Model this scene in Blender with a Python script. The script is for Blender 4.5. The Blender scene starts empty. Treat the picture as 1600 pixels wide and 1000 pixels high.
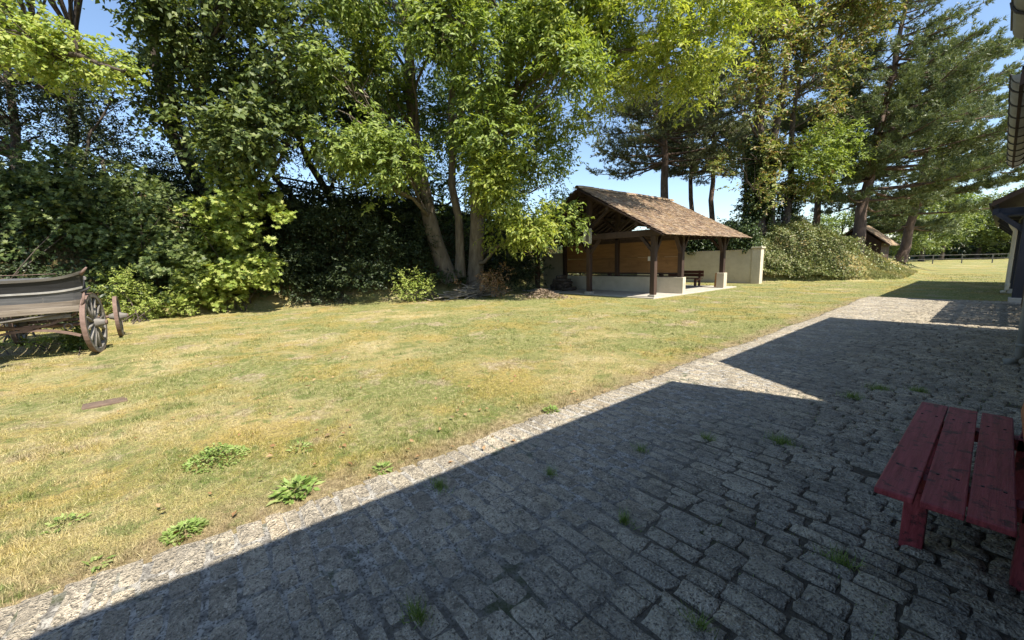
import bpy, math, random
import numpy as np
from mathutils import Matrix, Vector

# ------------------------------------------------------------------ camera, sky, sun, exposure
sc = bpy.context.scene
F, CH = 620.0, 1.6
TILT, ROLL, YAW = math.radians(8.4), math.radians(-1.5), math.radians(50.9)
HF = np.array([-math.sin(YAW), math.cos(YAW), 0.0]); R0 = np.array([math.cos(YAW), math.sin(YAW), 0.0])
FW = HF * math.cos(TILT) - np.array([0, 0, math.sin(TILT)])
U0 = HF * math.sin(TILT) + np.array([0, 0, math.cos(TILT)])
RT = math.cos(ROLL) * R0 + math.sin(ROLL) * U0
UP = -math.sin(ROLL) * R0 + math.cos(ROLL) * U0
CAM = np.array([0.0, 0.0, CH])
cd = bpy.data.cameras.new('camera'); cam = bpy.data.objects.new('camera', cd)
sc.collection.objects.link(cam)
cd.lens = F / 1600 * 36.0; cd.sensor_width = 36.0; cd.clip_start = 0.05; cd.clip_end = 3000
cam.matrix_world = Matrix(((RT[0], UP[0], -FW[0], 0), (RT[1], UP[1], -FW[1], 0), (RT[2], UP[2], -FW[2], CH), (0, 0, 0, 1)))
sc.camera = cam

SUN_EL, SUN_AZ = math.radians(52.4), math.radians(87.0)      # azimuth clockwise from +Y
w = bpy.data.worlds.new('World'); sc.world = w; w.use_nodes = True
nt = w.node_tree; nt.nodes.clear()
sky = nt.nodes.new('ShaderNodeTexSky'); sky.sky_type = 'NISHITA'; sky.sun_disc = False
sky.sun_elevation = SUN_EL; sky.sun_rotation = SUN_AZ; sky.air_density = 1.0; sky.dust_density = 0.5; sky.ozone_density = 2.0
bg = nt.nodes.new('ShaderNodeBackground'); bg.inputs['Strength'].default_value = 0.115
out = nt.nodes.new('ShaderNodeOutputWorld')
nt.links.new(sky.outputs[0], bg.inputs[0]); nt.links.new(bg.outputs[0], out.inputs[0])
sl = bpy.data.lights.new('sun', 'SUN'); sl.energy = 5.0; sl.angle = math.radians(0.53); sl.color = (1.0, 0.93, 0.82)
so = bpy.data.objects.new('sun', sl); sc.collection.objects.link(so)
sd = Vector((math.sin(SUN_AZ) * math.cos(SUN_EL), math.cos(SUN_AZ) * math.cos(SUN_EL), math.sin(SUN_EL)))
so.rotation_euler = (-sd).to_track_quat('-Z', 'Y').to_euler()
sc.view_settings.view_transform = 'Standard'; sc.view_settings.look = 'None'
sc.view_settings.exposure = 1.05; sc.view_settings.gamma = 1.0; sc.view_settings.use_curve_mapping = False
sc.render.engine = 'CYCLES'
sc.cycles.max_bounces = 6; sc.cycles.diffuse_bounces = 3; sc.cycles.glossy_bounces = 2; sc.cycles.transmission_bounces = 4

# ------------------------------------------------------------------ helpers
def ray(x, y): return FW + RT * ((x - 800) / F) - UP * ((y - 500) / F)
def at(x, y, D):
    d = ray(x, y); return CAM + d * (D / np.dot(d, HF))
def pxm(D): return F / D                                     # pixels of the photograph per metre at depth D
COL = sc.collection
def tag(o, label=None, cat=None, group=None, kind=None):
    if label: o['label'] = label
    if cat: o['category'] = cat
    if group: o['group'] = group
    if kind: o['kind'] = kind
    return o
def empty(name, loc=(0, 0, 0), rz=0.0):
    o = bpy.data.objects.new(name, None); COL.objects.link(o); o.location = loc; o.rotation_euler = (0, 0, rz)
    o.empty_display_size = 0.1
    return o
def link(name, me, mat, parent=None):
    o = bpy.data.objects.new(name, me); COL.objects.link(o)
    if mat is not None and not me.materials: me.materials.append(mat)
    if parent is not None: o.parent = parent
    return o
def np_mesh(name, V, Fc, smooth=False):
    """V (n,3); Fc (m,k) faces of equal size"""
    V = np.asarray(V, np.float32); Fc = np.asarray(Fc, np.int32); m, k = Fc.shape
    me = bpy.data.meshes.new(name)
    me.vertices.add(len(V)); me.vertices.foreach_set('co', V.ravel())
    me.loops.add(m * k); me.loops.foreach_set('vertex_index', Fc.ravel())
    me.polygons.add(m); me.polygons.foreach_set('loop_start', np.arange(0, m * k, k, dtype=np.int32))
    if smooth: me.polygons.foreach_set('use_smooth', np.ones(m, bool))
    me.update(calc_edges=True)
    return me
class MB:
    def __init__(s): s.v = []; s.f = []
    def add(s, V, Fs):
        b = len(s.v); s.v += [tuple(map(float, p)) for p in V]; s.f += [tuple(i + b for i in f) for f in Fs]; return s
    def box(s, c, d, rz=0.0, rot=None, jit=0.0):
        x, y, z = d[0] / 2, d[1] / 2, d[2] / 2
        P = [Vector(p) for p in ((-x, -y, -z), (x, -y, -z), (x, y, -z), (-x, y, -z), (-x, -y, z), (x, -y, z), (x, y, z), (-x, y, z))]
        M = rot if rot is not None else Matrix.Rotation(rz, 3, 'Z')
        P = [M @ p + Vector(c) for p in P]
        if jit: P = [p + Vector((random.uniform(-jit, jit), random.uniform(-jit, jit), random.uniform(-jit, jit))) for p in P]
        return s.add(P, ((0, 3, 2, 1), (4, 5, 6, 7), (0, 1, 5, 4), (1, 2, 6, 5), (2, 3, 7, 6), (3, 0, 4, 7)))
    def b2(s, p0, p1): return s.box([(a + b) / 2 for a, b in zip(p0, p1)], [abs(b - a) for a, b in zip(p0, p1)])
    def beam(s, a, b, wd, ht, upv=(0, 0, 1)):
        a, b = Vector(a), Vector(b); d = b - a; L = d.length; d.normalize()
        sx = d.cross(Vector(upv)); sx = Vector((1, 0, 0)) if sx.length < 1e-5 else sx.normalized(); uz = sx.cross(d)
        M = Matrix((sx, d, uz)).transposed()
        return s.box((a + b) / 2, (wd, L, ht), rot=M)
    def tube(s, pts, rad, n=8, caps=True):
        pts = [Vector(p) for p in pts]; k = len(pts)
        if not hasattr(rad, '__len__'): rad = [rad] * k
        b = len(s.v); ref = Vector((0.31, 0.17, 0.93))
        for i in range(k):
            t = (pts[min(i + 1, k - 1)] - pts[max(i - 1, 0)]).normalized()
            u = t.cross(ref)
            if u.length < 0.05: u = t.cross(Vector((1, 0, 0)))
            u.normalize(); v = t.cross(u)
            for j in range(n):
                a = 2 * math.pi * j / n; p = pts[i] + (u * math.cos(a) + v * math.sin(a)) * rad[i]; s.v.append(tuple(p))
        for i in range(k - 1):
            for j in range(n):
                j2 = (j + 1) % n; s.f.append((b + i * n + j, b + i * n + j2, b + (i + 1) * n + j2, b + (i + 1) * n + j))
        if caps:
            s.f.append(tuple(b + j for j in reversed(range(n)))); s.f.append(tuple(b + (k - 1) * n + j for j in range(n)))
        return s
    def prism(s, poly, ext):
        """poly: list of 3d points, ext: extrusion vector"""
        n = len(poly); P = [Vector(p) for p in poly]; Q = [p + Vector(ext) for p in P]
        return s.add(P + Q, [tuple(range(n - 1, -1, -1)), tuple(range(n, 2 * n))] + [(i, (i + 1) % n, n + (i + 1) % n, n + i) for i in range(n)])
    def mesh(s, name, smooth=False):
        me = bpy.data.meshes.new(name); me.from_pydata(s.v, [], s.f)
        if smooth: me.polygons.foreach_set('use_smooth', np.ones(len(me.polygons), bool))
        me.update(); return me
    def build(s, name, mat, parent=None, smooth=False, bevel=0.0):
        o = link(name, s.mesh(name, smooth), mat, parent)
        if bevel:
            m = o.modifiers.new('bevel', 'BEVEL'); m.width = bevel; m.segments = 2; m.limit_method = 'ANGLE'
        return o

# ------------------------------------------------------------------ materials
def new_mat(name):
    m = bpy.data.materials.new(name); m.use_nodes = True; t = m.node_tree; t.nodes.clear()
    o = t.nodes.new('ShaderNodeOutputMaterial'); b = t.nodes.new('ShaderNodeBsdfPrincipled')
    b.inputs['Specular IOR Level'].default_value = 0.3
    t.links.new(b.outputs[0], o.inputs[0]); return m, t, b, o
def nd(t, kind, **kw):
    n = t.nodes.new(kind)
    for k, v in kw.items():
        if hasattr(n, k): setattr(n, k, v)
        else: n.inputs[k.replace('_', ' ')].default_value = v
    return n
def noise(t, scale, detail=4, rough=0.55, vec=None, dist=0.0):
    n = t.nodes.new('ShaderNodeTexNoise'); n.inputs['Scale'].default_value = scale; n.inputs['Detail'].default_value = detail
    n.inputs['Roughness'].default_value = rough; n.inputs['Distortion'].default_value = dist
    if vec is not None: t.links.new(vec, n.inputs['Vector'])
    return n.outputs['Fac']
def ramp(t, fac, stops, interp='LINEAR'):
    r = t.nodes.new('ShaderNodeValToRGB'); cr = r.color_ramp; cr.interpolation = interp
    while len(cr.elements) < len(stops): cr.elements.new(0.5)
    for e, (p, c) in zip(cr.elements, stops):
        e.position = p; e.color = tuple(c) + (1,) if hasattr(c, '__len__') else (c, c, c, 1)
    t.links.new(fac, r.inputs[0]); return r.outputs[0]
def mix(t, fac, a, b, mode='MIX'):
    n = t.nodes.new('ShaderNodeMix'); n.data_type = 'RGBA'; n.blend_type = mode
    for s, v in ((0, fac), (6, a), (7, b)):
        if isinstance(v, bpy.types.NodeSocket): t.links.new(v, n.inputs[s])
        elif hasattr(v, '__len__'): n.inputs[s].default_value = tuple(v) + (1,)
        else: n.inputs[s].default_value = v
    return n.outputs[2]
def math_(t, op, a, b=0.0):
    n = t.nodes.new('ShaderNodeMath'); n.operation = op
    for s, v in ((0, a), (1, b)):
        if isinstance(v, bpy.types.NodeSocket): t.links.new(v, n.inputs[s])
        else: n.inputs[s].default_value = v
    return n.outputs[0]
def bump(t, bsdf, h, strength=0.4, dist=0.02):
    n = t.nodes.new('ShaderNodeBump'); n.inputs['Strength'].default_value = strength; n.inputs['Distance'].default_value = dist
    t.links.new(h, n.inputs['Height']); t.links.new(n.outputs[0], bsdf.inputs['Normal'])
def pos(t): return t.nodes.new('ShaderNodeNewGeometry').outputs['Position']
def island(t): return t.nodes.new('ShaderNodeNewGeometry').outputs['Random Per Island']
def objrand(t):
    """one value per loose piece and per object"""
    a = island(t); b = t.nodes.new('ShaderNodeObjectInfo').outputs['Random']
    return math_(t, 'FRACT', math_(t, 'ADD', math_(t, 'MULTIPLY', a, 3.7), b))

def leaf_mat(name, cols, trans=0.35, rough=0.5, patch=None, tint=1.25):
    m, t, b, o = new_mat(name)
    n = len(cols); c = ramp(t, island(t), [(i / max(1, n - 1), k) for i, k in enumerate(cols)])
    if patch is not None:
        c = mix(t, ramp(t, noise(t, patch[1], 2, vec=pos(t)), [(0.42, 0), (0.6, 1)]), c, patch[0])
    t.links.new(c, b.inputs['Base Color']); b.inputs['Roughness'].default_value = rough; b.inputs['Specular IOR Level'].default_value = 0.35
    tr = t.nodes.new('ShaderNodeBsdfTranslucent'); t.links.new(mix(t, 1.0, c, (tint, tint, 0.55), 'MULTIPLY'), tr.inputs[0])
    ms = t.nodes.new('ShaderNodeMixShader'); ms.inputs[0].default_value = trans
    t.links.new(b.outputs[0], ms.inputs[1]); t.links.new(tr.outputs[0], ms.inputs[2]); t.links.new(ms.outputs[0], o.inputs[0])
    return m
def solid_mat(name, c1, c2, scale=6, rough=0.8, bs=0.3, bd=0.01, stretch=None, spots=None, var=0.0, spec=0.3, detail=6):
    m, t, b, o = new_mat(name)
    tc = t.nodes.new('ShaderNodeTexCoord').outputs['Object']; v = tc
    if stretch:
        mp = t.nodes.new('ShaderNodeMapping'); mp.inputs['Scale'].default_value = stretch; t.links.new(tc, mp.inputs[0]); v = mp.outputs[0]
    f = noise(t, scale, detail, 0.62, v)
    c = ramp(t, f, [(0.3, c1), (0.7, c2)])
    if spots:
        c = mix(t, ramp(t, noise(t, spots[1], 5, 0.7, tc), [(spots[2], 0), (spots[2] + 0.08, 1)]), c, spots[0])
    if var:
        c = mix(t, 1.0, c, ramp(t, objrand(t), [(0, 1 - var), (1, 1.0)]), 'MULTIPLY')
    t.links.new(c, b.inputs['Base Color']); b.inputs['Roughness'].default_value = rough; b.inputs['Specular IOR Level'].default_value = spec
    bump(t, b, noise(t, scale * 4, 6, 0.65, v), bs, bd)
    return m

def lawn_color(t):
    p = pos(t)
    big = noise(t, 0.32, 5, 0.62, p); mid = noise(t, 1.3, 7, 0.72, p); fine = noise(t, 15, 3, 0.6, p)
    c = ramp(t, mid, [(0.36, (0.15, 0.20, 0.05)), (0.44, (0.30, 0.31, 0.11)), (0.51, (0.47, 0.40, 0.165)), (0.60, (0.60, 0.51, 0.28))])
    green = ramp(t, fine, [(0.36, (0.12, 0.17, 0.035)), (0.5, (0.215, 0.265, 0.075)), (0.64, (0.42, 0.41, 0.18))])
    sep_ = t.nodes.new('ShaderNodeSeparateXYZ'); t.links.new(p, sep_.inputs[0])
    gz_ = math_(t, 'ADD', big, math_(t, 'MULTIPLY', math_(t, 'SUBTRACT', math_(t, 'MINIMUM', sep_.outputs[1], 14.0), 4.0), 0.008))
    c = mix(t, ramp(t, gz_, [(0.455, 0), (0.54, 0.85)]), c, green)
    mossy = noise(t, 0.55, 7, 0.68, p)
    c = mix(t, ramp(t, mossy, [(0.50, 0), (0.58, 0.5)]), c, ramp(t, fine, [(0.36, (0.31, 0.225, 0.045)), (0.6, (0.54, 0.385, 0.085))]))
    bare = noise(t, 0.9, 8, 0.72, p)
    c = mix(t, ramp(t, bare, [(0.55, 0), (0.63, 0.85)]), c, ramp(t, fine, [(0.36, (0.30, 0.23, 0.14)), (0.62, (0.60, 0.50, 0.34))]))
    ed = math_(t, 'ADD', sep_.outputs[0], math_(t, 'MULTIPLY', noise(t, 2.3, 4, 0.6, p), 0.9))
    c = mix(t, math_(t, 'MULTIPLY', ramp(t, math_(t, 'ADD', ed, 3.45), [(0.62, 0), (0.95, 0.8)]), ramp(t, math_(t, 'MULTIPLY', sep_.outputs[1], 0.04), [(0.70, 1), (0.78, 0)])), c, ramp(t, fine, [(0.36, (0.22, 0.16, 0.095)), (0.62, (0.50, 0.39, 0.24))]))
    cl_ = noise(t, 2.6, 6, 0.7, p)
    c = mix(t, ramp(t, cl_, [(0.55, 0), (0.62, 0.8)]), c, (0.14, 0.205, 0.045))
    c = mix(t, ramp(t, noise(t, 48, 2, 0.5, p), [(0.34, 0.6), (0.48, 0)]), c, (0.13, 0.105, 0.05))
    return c, fine, p

def ground_mat():
    m, t, b, o = new_mat('lawn_ground')
    c, fine, p = lawn_color(t)
    c = mix(t, ramp(t, noise(t, 40, 3, 0.7, p), [(0.35, 0.55), (0.65, 0)]), c, (0.20, 0.15, 0.085))
    # bank: leaf litter and earth on the steep ground
    sep = t.nodes.new('ShaderNodeSeparateXYZ'); t.links.new(p, sep.inputs[0])
    hz = ramp(t, math_(t, 'ADD', sep.outputs[2], math_(t, 'MULTIPLY', fine, 0.3)), [(0.35, 0), (0.8, 1)])
    litter = ramp(t, noise(t, 14, 5, 0.7, p), [(0.3, (0.05, 0.04, 0.022)), (0.6, (0.12, 0.10, 0.045)), (0.75, (0.20, 0.15, 0.08))])
    dry = ramp(t, noise(t, 3, 5, 0.7, p), [(0.3, (0.24, 0.22, 0.07)), (0.7, (0.42, 0.32, 0.16))])
    right = ramp(t, math_(t, 'MULTIPLY', math_(t, 'ADD', sep.outputs[0], 14.0), 0.1), [(0.0, 0), (0.4, 1)])
    c = mix(t, hz, c, mix(t, right, litter, dry))
    t.links.new(c, b.inputs['Base Color']); b.inputs['Roughness'].default_value = 0.95; b.inputs['Specular IOR Level'].default_value = 0.1
    bump(t, b, math_(t, 'ADD', noise(t, 60, 4, 0.75, p), math_(t, 'MULTIPLY', fine, 1.5)), 0.9, 0.03)
    return m
def grass_mat():
    m, t, b, o = new_mat('grass_blades')
    c, fine, p = lawn_color(t)
    c = mix(t, ramp(t, island(t), [(0.0, 0.6), (0.3, 0.0), (0.65, 0.0), (1.0, 0.75)]), c, mix(t, ramp(t, island(t), [(0.49, 0), (0.5, 1)]), (0.10, 0.135, 0.03), (0.64, 0.56, 0.31)))
    t.links.new(c, b.inputs['Base Color']); b.inputs['Roughness'].default_value = 0.6; b.inputs['Specular IOR Level'].default_value = 0.2
    tr = t.nodes.new('ShaderNodeBsdfTranslucent'); t.links.new(c, tr.inputs[0])
    ms = t.nodes.new('ShaderNodeMixShader'); ms.inputs[0].default_value = 0.25
    t.links.new(b.outputs[0], ms.inputs[1]); t.links.new(tr.outputs[0], ms.inputs[2]); t.links.new(ms.outputs[0], o.inputs[0])
    return m
def granite_mat():
    m, t, b, o = new_mat('granite_cobble')
    p = pos(t); rnd = objrand(t)
    base = ramp(t, rnd, [(0, (0.32, 0.30, 0.265)), (0.3, (0.45, 0.42, 0.375)), (0.6, (0.38, 0.365, 0.34)), (0.85, (0.54, 0.505, 0.44)), (1, (0.42, 0.375, 0.31))])
    sp = noise(t, 85, 2, 0.5, p); bl = noise(t, 26, 3, 0.55, p, 0.6); lg = noise(t, 2.2, 3, 0.5, p); md = noise(t, 8, 3, 0.5, p, 0.8)
    c = mix(t, ramp(t, bl, [(0.34, 0.8), (0.46, 0)]), base, (0.15, 0.145, 0.132))
    c = mix(t, ramp(t, bl, [(0.55, 0), (0.68, 0.8)]), c, (0.62, 0.59, 0.53))
    c = mix(t, ramp(t, sp, [(0.33, 0.85), (0.42, 0)]), c, (0.08, 0.078, 0.072))
    c = mix(t, ramp(t, sp, [(0.58, 0), (0.68, 0.9)]), c, (0.72, 0.69, 0.63))
    c = mix(t, ramp(t, md, [(0.34, 0.55), (0.44, 0)]), c, (0.19, 0.18, 0.16))
    c = mix(t, ramp(t, lg, [(0.40, 0.4), (0.62, 0)]), c, (0.16, 0.155, 0.15))
    c = mix(t, 1.0, c, (1.0, 0.92, 0.77), 'MULTIPLY')
    t.links.new(c, b.inputs['Base Color']); b.inputs['Roughness'].default_value = 0.82; b.inputs['Specular IOR Level'].default_value = 0.25
    bump(t, b, math_(t, 'ADD', math_(t, 'MULTIPLY', bl, 1.6), sp), 1.0, 0.022)
    return m
def joint_mat():
    m, t, b, o = new_mat('joint_earth')
    p = pos(t); sep = t.nodes.new('ShaderNodeSeparateXYZ'); t.links.new(p, sep.inputs[0])
    earth = ramp(t, noise(t, 30, 6, 0.75, p), [(0.3, (0.055, 0.047, 0.036)), (0.6, (0.16, 0.135, 0.10))])
    cem = mix(t, ramp(t, noise(t, 70, 2, 0.5, p), [(0.36, 0.9), (0.5, 0)]), ramp(t, noise(t, 20, 3, 0.5, p), [(0.36, (0.20, 0.185, 0.16)), (0.62, (0.50, 0.47, 0.41))]), (0.09, 0.085, 0.075))
    # the strip along the lawn was pointed with cement
    x = math_(t, 'ADD', sep.outputs[0], math_(t, 'MULTIPLY', noise(t, 1.1, 4, 0.6, p), 2.4))
    c = mix(t, ramp(t, math_(t, 'MULTIPLY', math_(t, 'ADD', x, 1.2), 0.5), [(0.25, 0), (0.75, 1)]), cem, earth)
    c = mix(t, ramp(t, noise(t, 1.7, 5, 0.7, p), [(0.56, 0), (0.66, 0.7)]), c, (0.07, 0.085, 0.03))
    t.links.new(c, b.inputs['Base Color']); b.inputs['Roughness'].default_value = 0.95; b.inputs['Specular IOR Level'].default_value = 0.1
    bump(t, b, noise(t, 50, 6, 0.8, p), 0.8, 0.02)
    return m

M = {}
M['ground'] = ground_mat(); M['grass'] = grass_mat(); M['granite'] = granite_mat(); M['joint'] = joint_mat()
M['bark'] = solid_mat('bark_grey_brown', (0.10, 0.08, 0.06), (0.25, 0.21, 0.16), 7, 0.9, 0.8, 0.04, (1, 1, 0.25))
M['barkdark'] = solid_mat('bark_dark', (0.045, 0.035, 0.028), (0.12, 0.095, 0.075), 7, 0.9, 0.8, 0.04, (1, 1, 0.25))
M['pinebark'] = solid_mat('bark_pine', (0.07, 0.05, 0.04), (0.19, 0.13, 0.10), 5, 0.9, 0.9, 0.05, (1, 1, 0.35))
M['twig'] = solid_mat('dead_twig', (0.20, 0.17, 0.13), (0.42, 0.37, 0.30), 9, 0.9, 0.4, 0.01)
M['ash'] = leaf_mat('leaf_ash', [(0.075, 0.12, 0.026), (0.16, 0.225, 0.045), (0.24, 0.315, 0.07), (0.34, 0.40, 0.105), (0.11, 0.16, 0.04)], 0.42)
M['ashsunlit'] = leaf_mat('leaf_ash_sunlit', [(0.16, 0.22, 0.04), (0.26, 0.32, 0.055), (0.35, 0.40, 0.08), (0.42, 0.44, 0.11), (0.13, 0.18, 0.04)], 0.45)  # lit copy of the ash leaf, sunlight put into the colour
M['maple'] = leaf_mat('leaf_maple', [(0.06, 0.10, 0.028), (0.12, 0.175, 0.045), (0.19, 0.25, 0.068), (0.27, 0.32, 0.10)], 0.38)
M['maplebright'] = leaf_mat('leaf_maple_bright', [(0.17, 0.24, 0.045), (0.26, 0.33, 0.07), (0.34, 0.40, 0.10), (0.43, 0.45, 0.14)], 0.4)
M['mapleshade'] = leaf_mat('leaf_maple_shade', [(0.04, 0.065, 0.02), (0.08, 0.115, 0.032), (0.13, 0.17, 0.05), (0.20, 0.235, 0.08)], 0.3)  # darker copy of the maple leaf, shade put into the colour
M['darkleaf'] = leaf_mat('leaf_dark', [(0.022, 0.036, 0.014), (0.038, 0.056, 0.02), (0.06, 0.08, 0.03)], 0.2)  # near-black tone paints in the shade of the bank foliage
M['ivy'] = leaf_mat('leaf_ivy', [(0.029, 0.052, 0.018), (0.052, 0.081, 0.025), (0.086, 0.115, 0.041)], 0.15, 0.35)
M['vinca'] = leaf_mat('leaf_ground_cover', [(0.068, 0.095, 0.030), (0.135, 0.169, 0.057), (0.209, 0.236, 0.089), (0.297, 0.317, 0.135), (0.230, 0.189, 0.101)], 0.2, 0.4)
M['drought'] = leaf_mat('leaf_drought', [(0.08, 0.11, 0.03), (0.15, 0.19, 0.055), (0.22, 0.265, 0.08), (0.30, 0.325, 0.10), (0.26, 0.205, 0.09), (0.30, 0.19, 0.095)], 0.35)
M['needle'] = leaf_mat('needle_pine', [(0.07, 0.105, 0.048), (0.12, 0.16, 0.07), (0.17, 0.21, 0.095), (0.23, 0.25, 0.13)], 0.22, 0.45)
M['needledark'] = leaf_mat('needle_pine_dark', [(0.09, 0.11, 0.055), (0.15, 0.175, 0.085), (0.22, 0.235, 0.12)], 0.2, 0.45)
M['deadleaf'] = leaf_mat('leaf_dead', [(0.22, 0.11, 0.05), (0.33, 0.19, 0.09), (0.42, 0.28, 0.15), (0.16, 0.12, 0.06)], 0.2, 0.7)
M['weed'] = leaf_mat('leaf_weed', [(0.14, 0.22, 0.05), (0.20, 0.30, 0.07), (0.28, 0.36, 0.11), (0.34, 0.37, 0.15)], 0.25)
M['farleaf'] = leaf_mat('leaf_far', [(0.104, 0.143, 0.046), (0.156, 0.202, 0.058), (0.234, 0.273, 0.078)], 0.3)
M['render'] = solid_mat('cream_render', (0.47, 0.41, 0.305), (0.58, 0.515, 0.395), 2.5, 0.9, 0.25, 0.006, None, ((0.40, 0.36, 0.27), 1.6, 0.6))
M['timber'] = solid_mat('dark_timber', (0.042, 0.026, 0.019), (0.085, 0.052, 0.038), 6, 0.75, 0.4, 0.008, (1, 1, 0.15), None, 0.25)
M['panel'] = solid_mat('brown_board', (0.23, 0.115, 0.045), (0.34, 0.18, 0.07), 5, 0.6, 0.15, 0.004, (0.3, 1, 2), ((0.22, 0.11, 0.045), 2.2, 0.58), 0.25)
M['concrete'] = solid_mat('concrete', (0.33, 0.30, 0.25), (0.47, 0.435, 0.365), 5, 0.9, 0.3, 0.006)
M['benchwood'] = solid_mat('brown_bench_wood', (0.10, 0.04, 0.028), (0.17, 0.07, 0.045), 6, 0.6, 0.2, 0.004, (0.3, 1, 1))
M['red'] = solid_mat('worn_red_paint', (0.20, 0.028, 0.037), (0.43, 0.085, 0.097), 10, 0.5, 0.7, 0.006, (6, 0.3, 1), ((0.085, 0.03, 0.034), 13, 0.55), 0.25, 0.4)
M['orange'] = solid_mat('orange_brown_board', (0.38, 0.15, 0.06), (0.48, 0.20, 0.085), 6, 0.5, 0.2, 0.004, (1, 0.3, 1))
M['zinc'] = solid_mat('zinc', (0.22, 0.22, 0.20), (0.32, 0.31, 0.285), 4, 0.5, 0.1, 0.003, None, ((0.30, 0.29, 0.26), 3, 0.6), 0, 0.5)
M['zincdark'] = solid_mat('dark_iron', (0.03, 0.03, 0.032), (0.065, 0.06, 0.058), 6, 0.6, 0.2, 0.003)
M['pipegrey'] = solid_mat('grey_downpipe', (0.22, 0.22, 0.19), (0.32, 0.31, 0.27), 4, 0.5, 0.1, 0.003)
M['cream_pipe'] = solid_mat('pale_downpipe', (0.50, 0.47, 0.38), (0.60, 0.56, 0.46), 4, 0.5, 0.1, 0.003)
M['navy'] = solid_mat('blue_black_paint', (0.018, 0.02, 0.028), (0.032, 0.034, 0.045), 5, 0.6, 0.2, 0.004, (1, 1, 0.2))
M['rust'] = solid_mat('rusty_iron', (0.12, 0.08, 0.064), (0.22, 0.15, 0.122), 12, 0.85, 0.4, 0.004)
M['rustlid'] = solid_mat('rusty_cover', (0.10, 0.072, 0.052), (0.18, 0.125, 0.09), 14, 0.85, 0.5, 0.006)
M['greywood'] = solid_mat('weathered_grey_wood', (0.11, 0.10, 0.09), (0.29, 0.27, 0.24), 6, 0.85, 0.5, 0.006, (1, 0.2, 3), ((0.15, 0.135, 0.12), 6, 0.6), 0.2)
M['blackpaint'] = solid_mat('faded_black_paint', (0.014, 0.0145, 0.016), (0.038, 0.039, 0.042), 5, 0.6, 0.4, 0.004, (1, 0.3, 3), ((0.16, 0.15, 0.14), 5, 0.62))
M['greypaint'] = solid_mat('faded_grey_paint', (0.06, 0.062, 0.066), (0.15, 0.15, 0.15), 5, 0.7, 0.4, 0.004, (1, 0.3, 3), ((0.42, 0.37, 0.30), 5, 0.62))
M['whitetrim'] = solid_mat('pale_trim', (0.34, 0.33, 0.31), (0.52, 0.505, 0.48), 7, 0.7, 0.3, 0.003)
M['oldplank'] = solid_mat('pale_old_plank', (0.11, 0.09, 0.07), (0.33, 0.28, 0.22), 6, 0.9, 0.5, 0.006, (1, 0.2, 3), ((0.20, 0.16, 0.11), 6, 0.6), 0.2)
M['white'] = solid_mat('white_card', (0.62, 0.61, 0.57), (0.74, 0.73, 0.69), 6, 0.7, 0.1, 0.002)
M['print'] = solid_mat('grey_print', (0.12, 0.11, 0.10), (0.26, 0.24, 0.22), 30, 0.8, 0.1, 0.002)
M['chips'] = solid_mat('wood_chips', (0.26, 0.19, 0.13), (0.46, 0.36, 0.26), 10, 0.9, 0.3, 0.01, None, None, 0.5)
M['railing'] = solid_mat('pale_rail', (0.48, 0.47, 0.44), (0.62, 0.61, 0.57), 4, 0.7, 0.1, 0.003)
def tile_mat():
    m, t, b, o = new_mat('clay_tile'); p = pos(t); r = objrand(t)
    c = ramp(t, r, [(0, (0.15, 0.10, 0.07)), (0.25, (0.30, 0.20, 0.125)), (0.5, (0.40, 0.28, 0.175)), (0.75, (0.24, 0.17, 0.12)), (1, (0.48, 0.37, 0.25))])
    c = mix(t, ramp(t, noise(t, 1.4, 6, 0.7, p), [(0.47, 0), (0.64, 0.5)]), c, (0.42, 0.29, 0.13))
    c = mix(t, ramp(t, noise(t, 9, 6, 0.75, p), [(0.52, 0), (0.62, 0.6)]), c, (0.46, 0.42, 0.31))
    c = mix(t, ramp(t, noise(t, 6, 3, 0.6, p), [(0.34, 0.6), (0.46, 0)]), c, (0.11, 0.085, 0.06))
    c = mix(t, 1.0, c, (0.88, 0.88, 0.92), 'MULTIPLY')
    t.links.new(c, b.inputs['Base Color']); b.inputs['Roughness'].default_value = 0.92; b.inputs['Specular IOR Level'].default_value = 0.15
    bump(t, b, noise(t, 40, 5, 0.7, p), 0.5, 0.01); return m
M['tile'] = tile_mat()

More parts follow.
